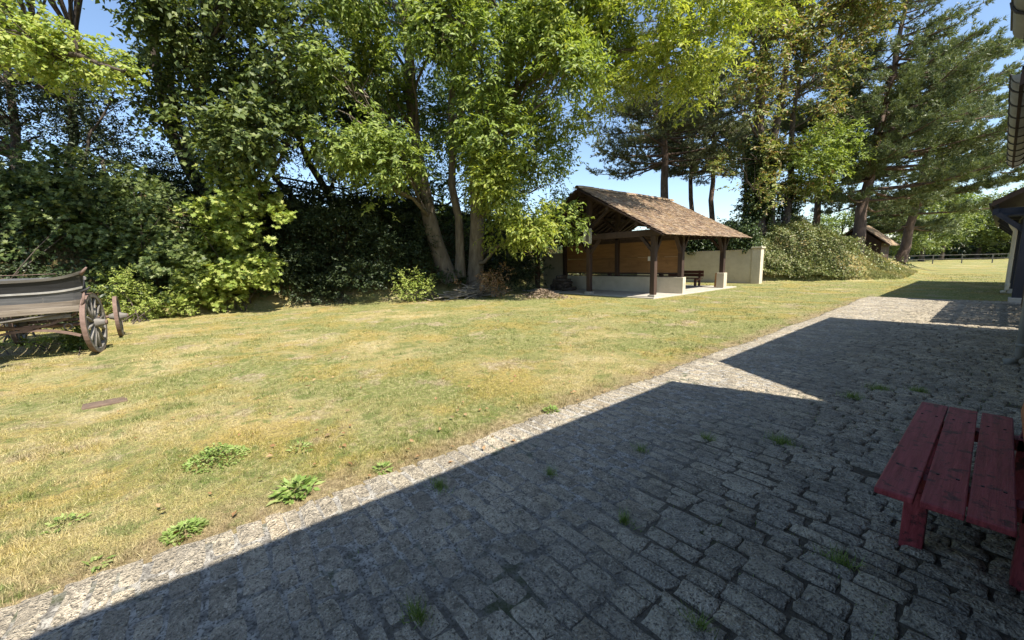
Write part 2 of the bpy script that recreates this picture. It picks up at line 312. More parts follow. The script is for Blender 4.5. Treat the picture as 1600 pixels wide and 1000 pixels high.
# ------------------------------------------------------------------ terrain
def sm(x, a, b):
    t = np.clip((np.asarray(x, float) - a) / (b - a), 0, 1); return t * t * (3 - 2 * t)
_rng = np.random.default_rng(11)
_G = _rng.random((64, 64, 64)).astype(np.float32)
def vnoise(P):
    P = np.asarray(P, float); i = np.floor(P).astype(int); f = P - i; f = f * f * (3 - 2 * f); r = 0
    for dx in (0, 1):
        for dy in (0, 1):
            for dz in (0, 1):
                wgt = (f[..., 0] if dx else 1 - f[..., 0]) * (f[..., 1] if dy else 1 - f[..., 1]) * (f[..., 2] if dz else 1 - f[..., 2])
                r = r + wgt * _G[(i[..., 0] + dx) % 64, (i[..., 1] + dy) % 64, (i[..., 2] + dz) % 64]
    return r
def height(X, Y):
    X = np.asarray(X, float); Y = np.asarray(Y, float)
    toe = -17.7 + 1.7 * np.exp(-((Y - 9.5) / 3.5) ** 2) - 0.4 * sm(Y, 12.5, 15)
    hgt = 4.5 - 1.3 * sm(Y, 14, 24)
    bank = hgt * sm(toe - X, 0, 4.2)
    # mound closing the yard behind the pavilion
    a = np.array([-8.9, 25.5]); b = np.array([-3.9, 29.0]); d = (b - a) / np.hypot(*(b - a)); nrm = np.array([-d[1], d[0]])
    d1 = (X - a[0]) * nrm[0] + (Y - a[1]) * nrm[1]
    d1 = np.minimum(d1, (Y - 25.4))
    d2 = (-2.6 - 0.03 * (Y - 29)) - X
    dd = np.minimum(d1 / 3.2, d2 / 6.5)
    mound = (2.95 - 0.55 * sm(Y, 30, 42)) * sm(dd, 0, 1) * (1 - sm(Y, 46, 60))
    z = np.maximum(bank * (1 - sm(Y, 46, 60)), mound)
    rough = (vnoise(np.stack([X * 1.1, Y * 1.1, X * 0], -1)) - 0.5) * 0.10 + (vnoise(np.stack([X * 3.3, Y * 3.3, X * 0 + 7], -1)) - 0.5) * 0.045
    flat = sm(-3.3 - X, 0, 1.2) * (1 - np.clip(sm(Y, 12.5, 13.6) * (1 - sm(Y, 24.5, 25.3)) * sm(X, -17, -16) * (1 - sm(X, -8.3, -7.4)), 0, 1))
    bumps = (vnoise(np.stack([X * 0.9, Y * 0.9, X * 0 + 3], -1)) - 0.5) * 0.8 * np.clip(z, 0, 1)
    return z + bumps + rough * flat * 0.8
def hz(x, y): return float(height(np.array([x]), np.array([y]))[0])
xs = np.concatenate([[-900, -400, -200, -120, -80, -60, -50], np.arange(-42, -3, 0.28), np.arange(-3, 8, 0.5), [9, 12, 18, 30, 60, 120, 300, 900]])
ys = np.concatenate([[-400, -150, -60, -30, -18], np.arange(-13, 36, 0.28), np.arange(36, 64, 1.0), [66, 75, 90, 120, 160, 240, 400, 900, 1500]])
XX, YY = np.meshgrid(xs, ys); ZZ = height(XX, YY)
V = np.stack([XX, YY, ZZ], -1).reshape(-1, 3); nx, ny = len(xs), len(ys)
ii = (np.arange(ny - 1)[:, None] * nx + np.arange(nx - 1)[None, :]).ravel()
ground = link('ground', np_mesh('ground', V, np.stack([ii, ii + 1, ii + nx + 1, ii + nx], 1), True), M['ground'])
tag(ground, kind='structure')

# ------------------------------------------------------------------ cobbled path
rs = random.Random(5); rg = np.random.default_rng(5)
PX0, PX1, PY0, PY1 = -2.84, 0.42, -2.2, 18.9
def edge_x(y): return PX0 + 0.025 * math.sin(y * 1.7) + 0.015 * math.sin(y * 4.1 + 1) - 0.10 * sm(y, 13, 18)
pav = MB()
N = 100
ring = [(edge_x(PY0 + (PY1 - PY0) * i / N) + 0.05, PY0 + (PY1 - PY0) * i / N) for i in range(N + 1)]
for i in range(N):
    a, b = ring[i], ring[i + 1]
    pav.add([(a[0], a[1], 0.0155), (-1.5, a[1], 0.0165), (-0.6, a[1], 0.008), (PX1 + 0.05, a[1], 0.008), (b[0], b[1], 0.0155), (-1.5, b[1], 0.0165), (-0.6, b[1], 0.008), (PX1 + 0.05, b[1], 0.008)], [(0, 1, 5, 4), (1, 2, 6, 5), (2, 3, 7, 6)])
path = pav.build('pavement', M['joint']); tag(path, kind='structure')
def stone_geo(rr, n=5, m=4):
    """unit stone (x,y in -.5...5, top near z=1): domed, worn top with chipped outline"""
    P = []; ph = rr.uniform(0, 9); tilt = (rr.uniform(-0.1, 0.1), rr.uniform(-0.1, 0.1))
    cut = [rr.uniform(0.0, 0.09) for _ in range(4)]; cj = [(rr.uniform(-0.055, 0.055), rr.uniform(-0.09, 0.09)) for _ in range(4)]
    for j in range(m + 1):
        for i in range(n + 1):
            u, v = i / n * 2 - 1, j / m * 2 - 1
            u = math.copysign(abs(u) ** 0.72, u); v = math.copysign(abs(v) ** 0.72, v)
            e = max(abs(u) ** 11, abs(v) ** 11)
            k = cut[(u > 0) + 2 * (v > 0)] * (abs(u) * abs(v)) ** 2
            x = u * 0.5 * (1 - k) + 0.022 * math.sin(3.1 * v + ph) * abs(u); y = v * 0.5 * (1 - k) + 0.03 * math.sin(2.7 * u + ph * 1.7) * abs(v)
            wx = [(1 - u) * (1 - v) / 4, (1 + u) * (1 - v) / 4, (1 - u) * (1 + v) / 4, (1 + u) * (1 + v) / 4]
            x += sum(a_ * b_[0] for a_, b_ in zip(wx, cj)); y += sum(a_ * b_[1] for a_, b_ in zip(wx, cj))
            z = 1.0 - 0.45 * e + 0.09 * math.sin(2.3 * u + 1.9 * v + ph) + tilt[0] * u + tilt[1] * v + rr.uniform(-0.06, 0.06)
            P.append((x, y, z))
    nb = len(P); rim = [i for i in range(n + 1)] + [(n + 1) * j + n for j in range(1, m + 1)] + [(n + 1) * m + i for i in range(n - 1, -1, -1)] + [(n + 1) * j for j in range(m - 1, 0, -1)]
    for i in rim: P.append((P[i][0] * 1.03, P[i][1] * 1.03, -0.6))
    Q = [((n + 1) * j + i, (n + 1) * j + i + 1, (n + 1) * (j + 1) + i + 1, (n + 1) * (j + 1) + i) for j in range(m) for i in range(n)]
    L = len(rim)
    Q += [(rim[k], nb + k, nb + (k + 1) % L, rim[(k + 1) % L]) for k in range(L)]
    return np.array(P), np.array(Q)
VAR = [stone_geo(rs) for _ in range(14)]
stones = []                                                   # (cx, cy, lx, ly, h, rz, variant)
y = PY0
while y < PY1:
    cw = rs.uniform(0.092, 0.148); x = edge_x(y) - rs.uniform(0, 0.03); first = True
    while x < PX1:
        worn = 1 - sm(x + 0.9 * (vnoise(np.array([x * 0.8, y * 0.8, 1.5])) - 0.5), -1.7, -0.5)
        L = rs.uniform(0.14, 0.27) * (1 + 0.45 * worn * (rs.random() < 0.3)) if not first else rs.uniform(0.2, 0.4)
        gap = 0.003 + 0.010 * (1 - worn) * rs.uniform(0.2, 1.8) + rs.uniform(0, 0.004)
        bow = 0.035 * math.sin(x * 1.3 + 0.6) + 0.02 * math.sin(x * 3.1 + y)
        hh = 0.014 + 0.009 * (1 - worn) * rs.uniform(0.5, 1.3) + rs.uniform(-0.003, 0.005)
        if not (rs.random() < 0.008 and not first):
            stones.append((x + L / 2, y + cw / 2 + bow + rs.uniform(-0.008, 0.008), L - gap, cw - gap * 0.8 - rs.uniform(0, 0.006), hh, rs.uniform(-0.035, 0.035), rs.randrange(14)))
        x += L; first = False
    y += cw
def in_view(p):
    q = np.array(p) - CAM; z = q @ FW
    if z < 0.2: return None
    return 800 + F * (q @ RT) / z, 500 - F * (q @ UP) / z, z
scored = []
for s in stones:
    v = in_view((s[0], s[1], 0.02))
    ok = v is not None and -30 < v[0] < 1630 and 380 < v[1] < 1030 and not (v[0] > 1400 and 650 < v[1] < 900 and s[0] > -0.05)
    scored.append((s[2] * s[3] / v[2] ** 3 if ok else -1))
order = np.argsort(-np.array(scored)); top = set(order[:300].tolist())
vm = [np_mesh('cobblestone', P, Q, True) for P, Q in VAR]
for me in vm: me.materials.append(M['granite'])
bv, bf, nb = [], [], 0
for i, s in enumerate(stones):
    cx, cy, lx, ly, h, rz, k = s
    if i in top:
        o = link('cobblestone', vm[k], None, path); o.location = (cx, cy, 0.006); o.scale = (lx, ly, h); o.rotation_euler = (0, 0, rz)
    else:
        if scored[i] < 0 and cy < 1: continue
        P, Q = VAR[k]; P = P * np.array([lx, ly, h]); c_, s_ = math.cos(rz), math.sin(rz)
        P = np.stack([P[:, 0] * c_ - P[:, 1] * s_ + cx, P[:, 0] * s_ + P[:, 1] * c_ + cy, P[:, 2] + 0.006], 1)
        bv.append(P); bf.append(Q + nb); nb += len(P)
o = link('cobblestones', np_mesh('cobblestones', np.concatenate(bv), np.concatenate(bf), True), M['granite'], path); tag(o, kind='stuff')

# ------------------------------------------------------------------ lawn grass (uncountable)
def blades(P, L, W, lean, rng):
    n = len(P); a = rng.uniform(0, 2 * math.pi, n); ln = np.abs(rng.normal(0, lean, n)) + 0.15
    d = np.stack([np.cos(a) * ln, np.sin(a) * ln, np.ones(n)], 1); d /= np.linalg.norm(d, axis=1)[:, None]
    b = rng.uniform(0, 2 * math.pi, n); s = np.stack([np.cos(b), np.sin(b), np.zeros(n)], 1)
    V = np.empty((n, 3, 3)); V[:, 0] = P - s * W[:, None] / 2; V[:, 1] = P + s * W[:, None] / 2; V[:, 2] = P + d * L[:, None]
    return V.reshape(-1, 3), np.arange(3 * n).reshape(-1, 3)
rg = np.random.default_rng(2)
n = 900000
r = np.exp(rg.uniform(math.log(2.2), math.log(42), n)); th = rg.uniform(math.radians(-12), math.radians(112), n)
gx, gy = -r * np.sin(th), r * np.cos(th)
ex = PX0 + 0.025 * np.sin(gy * 1.7) + 0.015 * np.sin(gy * 4.1 + 1) - 0.1 * sm(gy, 13, 18)
keep = (gx < ex + 0.03 + 0.22 * (vnoise(np.stack([gy * 2.5, gy * 0, gy * 0 + 3], -1)) - 0.4) + rg.normal(0, 0.02, n)) | ((gy > 18.9 + rg.normal(0, 0.25, n)) & (gx < 0.1))
keep &= (gx > -17.3) & ~((gx < -8.2) & (gx > -16.4) & (gy > 13.7) & (gy < 21.7)) & (gy > -3.2) & (gy < 40)
gz = np.zeros(n); gz[keep] = height(gx[keep], gy[keep]); keep &= gz < 0.7
dens = vnoise(np.stack([gx * 1.6, gy * 1.6, gx * 0 + 4], -1)) * 0.6 + vnoise(np.stack([gx * 6, gy * 6, gx * 0 + 9], -1)) * 0.4
keep &= dens > rg.uniform(0.12, 0.62, n)
gx, gy, gz, r, dens = gx[keep], gy[keep], gz[keep], r[keep], dens[keep]
L = rg.uniform(0.010, 0.032, len(gx)) * (0.75 + 0.7 * dens) * (1 + r * 0.012); W = 0.0022 + 0.00075 * r
Vg, Fg = blades(np.stack([gx, gy, gz - 0.004], 1), L, W, 0.9, rg)
q = np.flatnonzero((r < 13) & (vnoise(np.stack([gx * 0.8, gy * 0.8, gx * 0 + 6], -1)) > 0.45)); q = rg.choice(q, 1500, replace=False)   # taller tussocks
k = 16; tx = np.repeat(gx[q], k) + rg.normal(0, 0.02, 1500 * k); ty = np.repeat(gy[q], k) + rg.normal(0, 0.02, 1500 * k); tr_ = np.repeat(r[q], k)
okt = tx < -2.9; tx, ty, tr_ = tx[okt], ty[okt], tr_[okt]
V2, F2 = blades(np.stack([tx, ty, height(tx, ty) - 0.004], 1), rg.uniform(0.03, 0.075, len(tx)), 0.003 + 0.0007 * tr_, 0.6, rg)
Fg = np.concatenate([Fg, F2 + len(Vg)]); Vg = np.concatenate([Vg, V2])
o = link('grass', np_mesh('grass', Vg, Fg), M['grass']); tag(o, 'short dry patchy lawn grass beside the cobbled path', 'grass', kind='stuff')
print('grass', len(gx), 'stones', len(stones))

# ------------------------------------------------------------------ foliage tools
def nrm(a): return a / np.maximum(np.linalg.norm(a, axis=-1, keepdims=True), 1e-6)
def leaf_quads(P, D, Nn, L, W, fold=0.25):
    """one folded four-point leaf per row"""
    D = nrm(D); S = nrm(np.cross(D, Nn)); Nn = np.cross(S, D); n = len(P)
    L = np.broadcast_to(np.asarray(L, float), (n,))[:, None]; W = np.broadcast_to(np.asarray(W, float), (n,))[:, None]
    V = np.empty((n, 4, 3)); mid = P + D * L * 0.45
    V[:, 0] = P; V[:, 1] = mid + S * W * 0.5 + Nn * W * fold; V[:, 2] = P + D * L; V[:, 3] = mid - S * W * 0.5 + Nn * W * fold
    i = np.arange(n)[:, None] * 4
    return V.reshape(-1, 3), np.concatenate([i + np.array([[0, 1, 2]]), i + np.array([[0, 2, 3]])], 1).reshape(-1, 3)
def lobed(P, D, Nn, L, rng):
    """maple-like leaf: three pointed lobes joined at the stalk (one loose piece)"""
    D = nrm(D); S = nrm(np.cross(D, Nn)); Nn = np.cross(S, D); n = len(P); L = np.broadcast_to(L, (n,))[:, None]
    pts = ((0, 0), (0.55, 0.25), (0.28, 0.42), (0.45, 0.75), (0.16, 0.62), (0, 1.0), (-0.16, 0.62), (-0.45, 0.75), (-0.28, 0.42), (-0.55, 0.25))
    V = np.stack([P + S * L * a + D * L * b + Nn * L * (0.12 * abs(a)) for a, b in pts], 1)
    tri = np.array([(0, 1, 2), (0, 2, 4), (2, 3, 4), (0, 4, 5), (0, 5, 6), (0, 6, 8), (6, 7, 8), (0, 8, 9)])
    i = np.arange(n)[:, None, None] * 10
    return V.reshape(-1, 3), (i + tri[None]).reshape(-1, 3)
def rdir(n, rng): return nrm(rng.normal(size=(n, 3)))
def spray_leaves(C, D, rng, k=9, span=0.5, L=0.12, W=0.05, droop=0.3, kind='quad'):
    n = len(C); D = nrm(D); up = np.array([0, 0, 1.0])
    t = (np.arange(k) + 0.5) / k; t = np.tile(t, (n, 1)) + rng.uniform(-0.06, 0.06, (n, k))
    sd_ = nrm(np.cross(D, up) + rng.normal(0, 0.3, (n, 3)))
    sign = np.where(np.arange(k) % 2 == 0, 1.0, -1.0)
    sp = span * rng.uniform(0.6, 1.3, (n, 1))
    P = C[:, None] + D[:, None] * (t * sp)[..., None] + np.array([0, 0, -1.0]) * (droop * sp * t ** 2 * 0.7)[..., None]
    ld = D[:, None] * 0.55 + sd_[:, None] * sign[None, :, None] * 0.9 + rng.normal(0, 0.35, (n, k, 3)) + np.array([0, 0, -droop])
    nn_ = up + rng.normal(0, 0.5, (n, k, 3)) + D[:, None] * 0.35 + np.array([0.55, 0, 0])
    P = P.reshape(-1, 3); ld = ld.reshape(-1, 3); nn_ = nn_.reshape(-1, 3); sc_ = rng.uniform(0.65, 1.25, len(P))
    if kind == 'lobed': return lobed(P, ld, nn_, L * sc_, rng)
    return leaf_quads(P, ld, nn_, L * sc_, W * sc_)
def needle_tufts(C, D, rng, k=10, L=0.16, W=0.012):
    n = len(C); D = nrm(D); d = nrm(D[:, None] + rng.normal(0, 0.55, (n, k, 3))).reshape(-1, 3)
    P = np.repeat(C, k, 0) + d * 0.02; s = nrm(np.cross(d, rng.normal(size=d.shape))); l = L * rng.uniform(0.7, 1.2, (len(P), 1))
    V = np.empty((len(P), 3, 3)); V[:, 0] = P - s * W; V[:, 1] = P + s * W; V[:, 2] = P + d * l
    return V.reshape(-1, 3), np.arange(len(P) * 3).reshape(-1, 3)
def join(parts):
    vs, fs, b = [], [], 0
    for v, f in parts: vs.append(v); fs.append(f + b); b += len(v)
    return np.concatenate(vs), np.concatenate(fs)
def in_poly(x, y, poly):
    c = np.zeros(len(x), bool); j = len(poly) - 1
    for i in range(len(poly)):
        xi, yi = poly[i]; xj, yj = poly[j]
        with np.errstate(divide='ignore', invalid='ignore'):
            c ^= ((yi > y) != (yj > y)) & (x < (xj - xi) * (y - yi) / ((yj - yi) or 1e-9) + xi)
        j = i
    return c
def clumps_from(poly, D, thick, n, rpx, rng):
    """clump centres in the volume whose outline, seen from the yard, is poly; (centre, radius) in metres"""
    xs_, ys_ = [p[0] for p in poly], [p[1] for p in poly]; outl = []; best = []
    while len(outl) < n:
        x = rng.uniform(min(xs_), max(xs_), 64); y = rng.uniform(min(ys_), max(ys_), 64)
        for a, b in zip(x[in_poly(x, y, poly)], y[in_poly(x, y, poly)]):
            if len(outl) >= n: break
            best.append((a, b))
            if any((a - c[0]) ** 2 + (b - c[1]) ** 2 < (0.5 * rpx) ** 2 for c in outl[-12:]): continue
            outl.append((a, b))
    res = []
    for a, b in outl:
        d = D + rng.uniform(-1, 1) * thick; r = rpx / pxm(D) * rng.uniform(0.7, 1.25)
        res.append((at(a, b, d), r))
    return res
def clump_points(cl, per, rng, flat=0.75, hole=0.40, hs=0.9):
    C, D = [], []
    for c, r in cl:
        k = max(4, int(per * r * r)); u = rdir(k, rng); rad = rng.uniform(0.15, 1, (k, 1)) ** 0.45
        p = c + u * rad * np.array([r, r, r * flat])
        kp = vnoise(p * hs + 20) > hole
        C.append(p[kp]); D.append((u + np.array([0, 0, 0.15]) + rng.normal(0, 0.35, (k, 3)))[kp])
    return np.concatenate(C), np.concatenate(D)
def curve(a, b, bend, k=7, lift=0.3):
    a, b = np.array(a, float), np.array(b, float); Lh = np.linalg.norm(b - a)
    m = a * 0.55 + b * 0.45 + np.array([0, 0, lift * Lh * 0.5]) + bend
    t = np.linspace(0, 1, k)[:, None]; return (1 - t) ** 2 * a + 2 * t * (1 - t) * m + t * t * b
def limbs(mb, stems, cl, rng, r0=0.09, twigs=4, nsides=6, lift=0.25):
    pts = np.concatenate([np.array(s[0]) for s in stems]); rad = np.concatenate([np.array(s[1]) for s in stems])
    for c, r in cl:
        dh = np.linalg.norm(pts[:, :2] - c[:2], axis=1); dz = c[2] - pts[:, 2]
        cost = np.hypot(dh, dz) + np.where(dz < 0.35 * dh, 3.0 * (0.35 * dh - dz), 0)
        i = int(np.argmin(cost)); a = pts[i]; L = np.linalg.norm(c - a)
        ra = min(rad[i] * 0.7, r0 * (0.4 + 0.14 * L))
        P = curve(a, c, rng.normal(0, 0.06 * L, 3), 7, lift); P[1:-1] += rng.normal(0, 0.025 * L, (5, 3))
        mb.tube(P, np.linspace(ra, 0.018, 7), nsides, False)
        for _ in range(twigs):
            e = c + rdir(1, rng)[0] * r * rng.uniform(0.5, 0.95); s_ = P[rng.integers(3, 6)]
            mb.tube(curve(s_, e, rng.normal(0, 0.08 * r, 3), 4, 0.1), [0.022, 0.016, 0.010, 0.005], 4, False)
def stem_poly(pts, r0, r1, rng, k=10, wob=0.06):
    pts = np.array(pts, float); t = np.linspace(0, len(pts) - 1, k); P = []
    for u in t:
        i = min(int(u), len(pts) - 2); f = u - i
        p0, p1, p2, p3 = pts[max(i - 1, 0)], pts[i], pts[i + 1], pts[min(i + 2, len(pts) - 1)]
        P.append(0.5 * ((2 * p1) + (-p0 + p2) * f + (2 * p0 - 5 * p1 + 4 * p2 - p3) * f * f + (-p0 + 3 * p1 - 3 * p2 + p3) * f ** 3))
    P = np.array(P); P[1:] += rng.normal(0, wob, P[1:].shape) * np.array([1, 1, 0.3])
    s = np.linspace(0, 1, k); R = r0 + (r1 - r0) * s; R[0] *= 1.35; R[1] *= 1.08
    return P, R
def make_tree(name, label, cat, stems, cl, rng, bark, leafm, group=None, per=60, k=9, span=0.5, L=0.12, W=0.05, droop=0.3, kind='quad', hole=0.40, flat=0.75, r0=0.09, twigs=4, extra=None, hs=0.9):
    base = stems[0][0][0]; root = empty(name); tag(root, label, cat, group)
    for P, R in stems:
        mb = MB(); mb.tube(P, R, 12, False); mb.build('trunk', bark, root, True)
    mb = MB(); limbs(mb, stems, cl, rng, r0, twigs); mb.build('branches', bark, root, True)
    C, D = clump_points(cl, per, rng, flat, hole, hs)
    v, f = spray_leaves(C, D, rng, k, span, L, W, droop, kind)
    link('crown', np_mesh('crown', v, f), leafm, root)
    if extra is not None:
        for nm, cl2, mat2 in extra:
            C, D = clump_points(cl2, per, rng, flat, hole, hs); v, f = spray_leaves(C, D, rng, k, span, L, W, droop, kind)
            link(nm, np_mesh(nm, v, f), mat2, root)
    return root

# ------------------------------------------------------------------ farm buildings on the sunny side of the path
TP = 0.60
def roof_pt(x, y, ex, ez): return (x, y, ez + (x - ex) * TP)
def barn(name, label, ex, ez, ridge, y0e, y0r, y1e, y1r, wall_x, back_x, open_front=False, wallmat='render', cat='building'):
    root = empty(name); tag(root, label, cat)
    th = Vector((0, 0, -0.14))
    mb = MB(); mb.prism([roof_pt(ex, y0e, ex, ez), roof_pt(ex, y1e, ex, ez), roof_pt(ridge, y1r, ex, ez), roof_pt(ridge, y0r, ex, ez)], th)
    zr = ez + (ridge - ex) * TP; bx = back_x + 0.35; zb = zr - (bx - ridge) * TP
    rf = mb.build('roof', M['timber'], root)
    mb = MB(); mb.prism([(ridge + 0.002, y0r, zr), (ridge + 0.002, y1r, zr), (bx, y1r, zb), (bx, y0r, zb)], th); mb.build('roof_slope', M['tile'], rf)
    # clay tile courses on the slope above the path
    tv = MB(); rr = random.Random(3); s = 0.0; Ls = (ridge - ex) / math.cos(math.atan(TP))
    while s < Ls - 0.2:
        f0 = s / Ls; f1 = min(1, (s + 0.36) / Ls)
        pa = [ex + (ridge - ex) * f for f in (f0, f1)]
        ya = [y0e + (y0r - y0e) * f0, y1e + (y1r - y1e) * f0]
        yy = ya[0]
        while yy < ya[1] - 0.1:
            wd = min(0.235, ya[1] - yy); up = 0.03 + rr.uniform(0, 0.008)
            tv.add([(pa[0], yy + 0.003, ez + (pa[0] - ex) * TP + up), (pa[0], yy + wd - 0.003, ez + (pa[0] - ex) * TP + up),
                    (pa[1], yy + wd - 0.003, ez + (pa[1] - ex) * TP + up - 0.022), (pa[1], yy + 0.003, ez + (pa[1] - ex) * TP + up - 0.022),
                    (pa[0], yy + 0.003, ez + (pa[0] - ex) * TP + up - 0.02), (pa[0], yy + wd - 0.003, ez + (pa[0] - ex) * TP + up - 0.02)],
                   [(0, 1, 2, 3), (0, 4, 5, 1)])
            yy += wd
        s += 0.33
    tag(tv.build('roof_tiles', M['tile'], rf), kind='stuff')
    wy0, wy1 = y0e + 0.22, y1e - 0.22
    if not open_front:
        zw = ez + (wall_x - ex) * TP - 0.16
        def yat(x, e, r_): return e + (r_ - e) * np.clip((x - ex) / (ridge - ex), 0, 1)
        a0, a1 = yat(wall_x, y0e, y0r) + 0.18, yat(wall_x, y1e, y1r) - 0.18; b0, b1 = y0r + 0.18, y1r - 0.18
        MB().prism([(wall_x, a0, -0.05), (wall_x, a1, -0.05), (wall_x + 0.3, a1, -0.05), (wall_x + 0.3, a0, -0.05)], (0, 0, zw + 0.05)).build('wall', M[wallmat], root)
        for (p, q, sgn) in ((a0, b0, 1), (a1, b1, -1)):
            poly = [(wall_x + 0.3, p, -0.05), (ridge, q, -0.05), (back_x, q, -0.05), (back_x, q, zb - 0.05), (ridge, q, zr - 0.18), (wall_x + 0.3, p, zw + 0.16)]
            MB().prism(poly, (0, 0.28 * sgn, 0)).build('gable_wall', M[wallmat], root)
        MB().b2((back_x, b0, -0.05), (back_x + 0.3, b1, zb)).build('wall', M[wallmat], root)
    # gutter with brackets
    gx_, gz_, gr = ex + 0.035, ez - 0.03, 0.095
    mb = MB(); k = 10; rows = []
    for yv in (y0e, y1e):
        for rad in (gr, gr - 0.006):
            rows.append([(gx_ + rad * math.cos(math.pi + math.pi * i / k), yv, gz_ + rad * math.sin(math.pi + math.pi * i / k)) for i in range(k + 1)])
    n1 = k + 1; Vt = sum(rows, [])
    Fq = [(i, i + 1, 2 * n1 + i + 1, 2 * n1 + i) for i in range(k)] + [(n1 + i + 1, n1 + i, 3 * n1 + i, 3 * n1 + i + 1) for i in range(k)]
    Fq += [(i + 1, i, n1 + i, n1 + i + 1) for i in range(k)] + [(2 * n1 + i, 2 * n1 + i + 1, 3 * n1 + i + 1, 3 * n1 + i) for i in range(k)]
    Fq += [tuple(range(2 * n1, 3 * n1)), tuple(range(n1 - 1, -1, -1))]
    g = mb.add(Vt, Fq).build('gutter', M['zincdark'] if open_front else M['zinc'], root, True)
    mb = MB(); mb.tube([(gx_ - gr, y0e, gz_ + 0.004), (gx_ - gr, y1e, gz_ + 0.004)], 0.011, 8); mb.build('gutter_shade_bead', M['zincdark'], g, True)  # dark colour paints in the shaded outer edge of the gutter
    yv = y0e + 0.3
    while yv < y1e:
        mb = MB(); mb.tube([(gx_ + (gr + 0.006) * math.cos(math.pi + math.pi * i / 8), yv, gz_ + (gr + 0.006) * math.sin(math.pi + math.pi * i / 8)) for i in range(9)], 0.010, 6)
        mb.build('gutter_bracket', M['zincdark'], g); yv += 0.62
    return root
b1 = barn('farm_building', 'farm building overhead whose eave shades the path in front of the red bench', -0.055, 3.20, 3.3, -9.0, -9.0, 4.85, 5.52, 0.46, 6.5, wallmat='timber')  # unseen roof end slanted for the sunlit wedge; wall made dark to cut bounce
b2_ = barn('farm_building', 'farm building beyond the red bench with pale zinc gutter at the frame edge', -0.055, 3.23, 3.3, 6.2, 5.2, 12.42, 12.6, 0.46, 6.5)  # near roof end, out of view, slanted to shape the sunlit wedge
b3 = barn('open_shed', 'dark open timber shed with low eave and gutter at the far end of the path', -0.36, 3.02, 3.4, 19.4, 18.2, 30.6, 30.2, 0.4, 7.2, True, cat='shed')
def downpipe(parent, x, yv, zt, zb, mat, r=0.05, shoe=True):
    mb = MB(); P = [(x - 0.14, yv, zt), (x - 0.1, yv, zt - 0.12), (x, yv, zt - 0.3), (x, yv, zb + 0.14)]
    if shoe: P += [(x - 0.02, yv, zb + 0.07), (x - 0.13, yv - 0.02, zb + 0.04)]
    o = mb.tube(P, r, 12).build('downpipe', mat, parent, True)
    for z in (zb + 0.3, (zt + zb) / 2): MB().tube([(x, yv, z - 0.02), (x, yv, z + 0.02)], r + 0.008, 12).build('pipe_clip', mat, o, True)
downpipe(b2_, 0.28, 8.66, 3.1, 0.0, M['pipegrey'])
# the shed: posts, plates, braces, stone feet
for k, (px_, py_) in enumerate(((0.41, 18.9), (0.41, 23.05), (0.41, 26.8), (0.41, 30.1), (6.6, 18.9), (6.6, 23.05), (6.6, 26.8), (6.6, 30.1))):
    zt = 2.6 if px_ < 1 else 2.55
    if k == 0: zt = 2.6
    p = MB().b2((px_ - 0.13, py_ - 0.13, 0.16), (px_ + 0.13, py_ + 0.13, zt)).build('post', M['navy'], b3, bevel=0.012)
    MB().b2((px_ - 0.19, py_ - 0.19, -0.05), (px_ + 0.19, py_ + 0.19, 0.16)).build('stone_foot', M['concrete'], p, bevel=0.02)
    if px_ < 1:
        MB().beam((px_, py_ + 0.1, 1.95), (px_, py_ + 0.75, 2.62), 0.12, 0.12).build('brace', M['navy'], b3)
        MB().beam((px_, py_, 2.02), (px_ - 0.62, py_, 2.62), 0.12, 0.12, (0, 1, 0)).build('brace', M['navy'], b3)
MB().b2((0.28, 18.6, 2.6), (0.54, 30.4, 2.84)).build('wall_plate', M['navy'], b3, bevel=0.01)
MB().b2((6.48, 18.6, 2.55), (6.74, 30.4, 2.8)).build('wall_plate', M['navy'], b3, bevel=0.01)
MB().b2((-0.33, 19.42, 2.62), (-0.20, 30.5, 2.80)).build('eave_beam', M['navy'], b3, bevel=0.01)
MB().tube([(-0.20, 19.46, 2.62), (-0.20, 19.46, 2.60), (0.02, 19.46, 2.58), (0.34, 19.0, 2.56)], 0.05, 8).build('eave_bracket', M['navy'], b3)
for yv in (19.6, 23.05, 26.8, 30.1):
    MB().beam((-0.3, yv, 2.72), (6.8, yv, 2.69), 0.16, 0.2).build('tie_beam', M['navy'], b3)
downpipe(b3, 0.20, 22.8, 2.5, 0.0, M['cream_pipe'], 0.055)
# dark board fence between the two buildings
fe = empty('board_fence'); tag(fe, 'dark upright board fence between the zinc-guttered building and the open shed', 'fence')
yv = 12.75; rr = random.Random(9)
while yv < 18.0:
    MB().b2((0.455, yv, 0.03), (0.48, yv + 0.142, 1.80 + rr.uniform(-0.015, 0.015))).build('board', M['timber'], fe); yv += 0.15
for z in (0.45, 1.4): MB().b2((0.485, 12.7, z), (0.53, 18.05, z + 0.09)).build('rail', M['timber'], fe)
for yv in (12.7, 14.45, 16.2, 17.95): MB().b2((0.535, yv, 0), (0.625, yv + 0.09, 1.75)).build('post', M['timber'], fe)

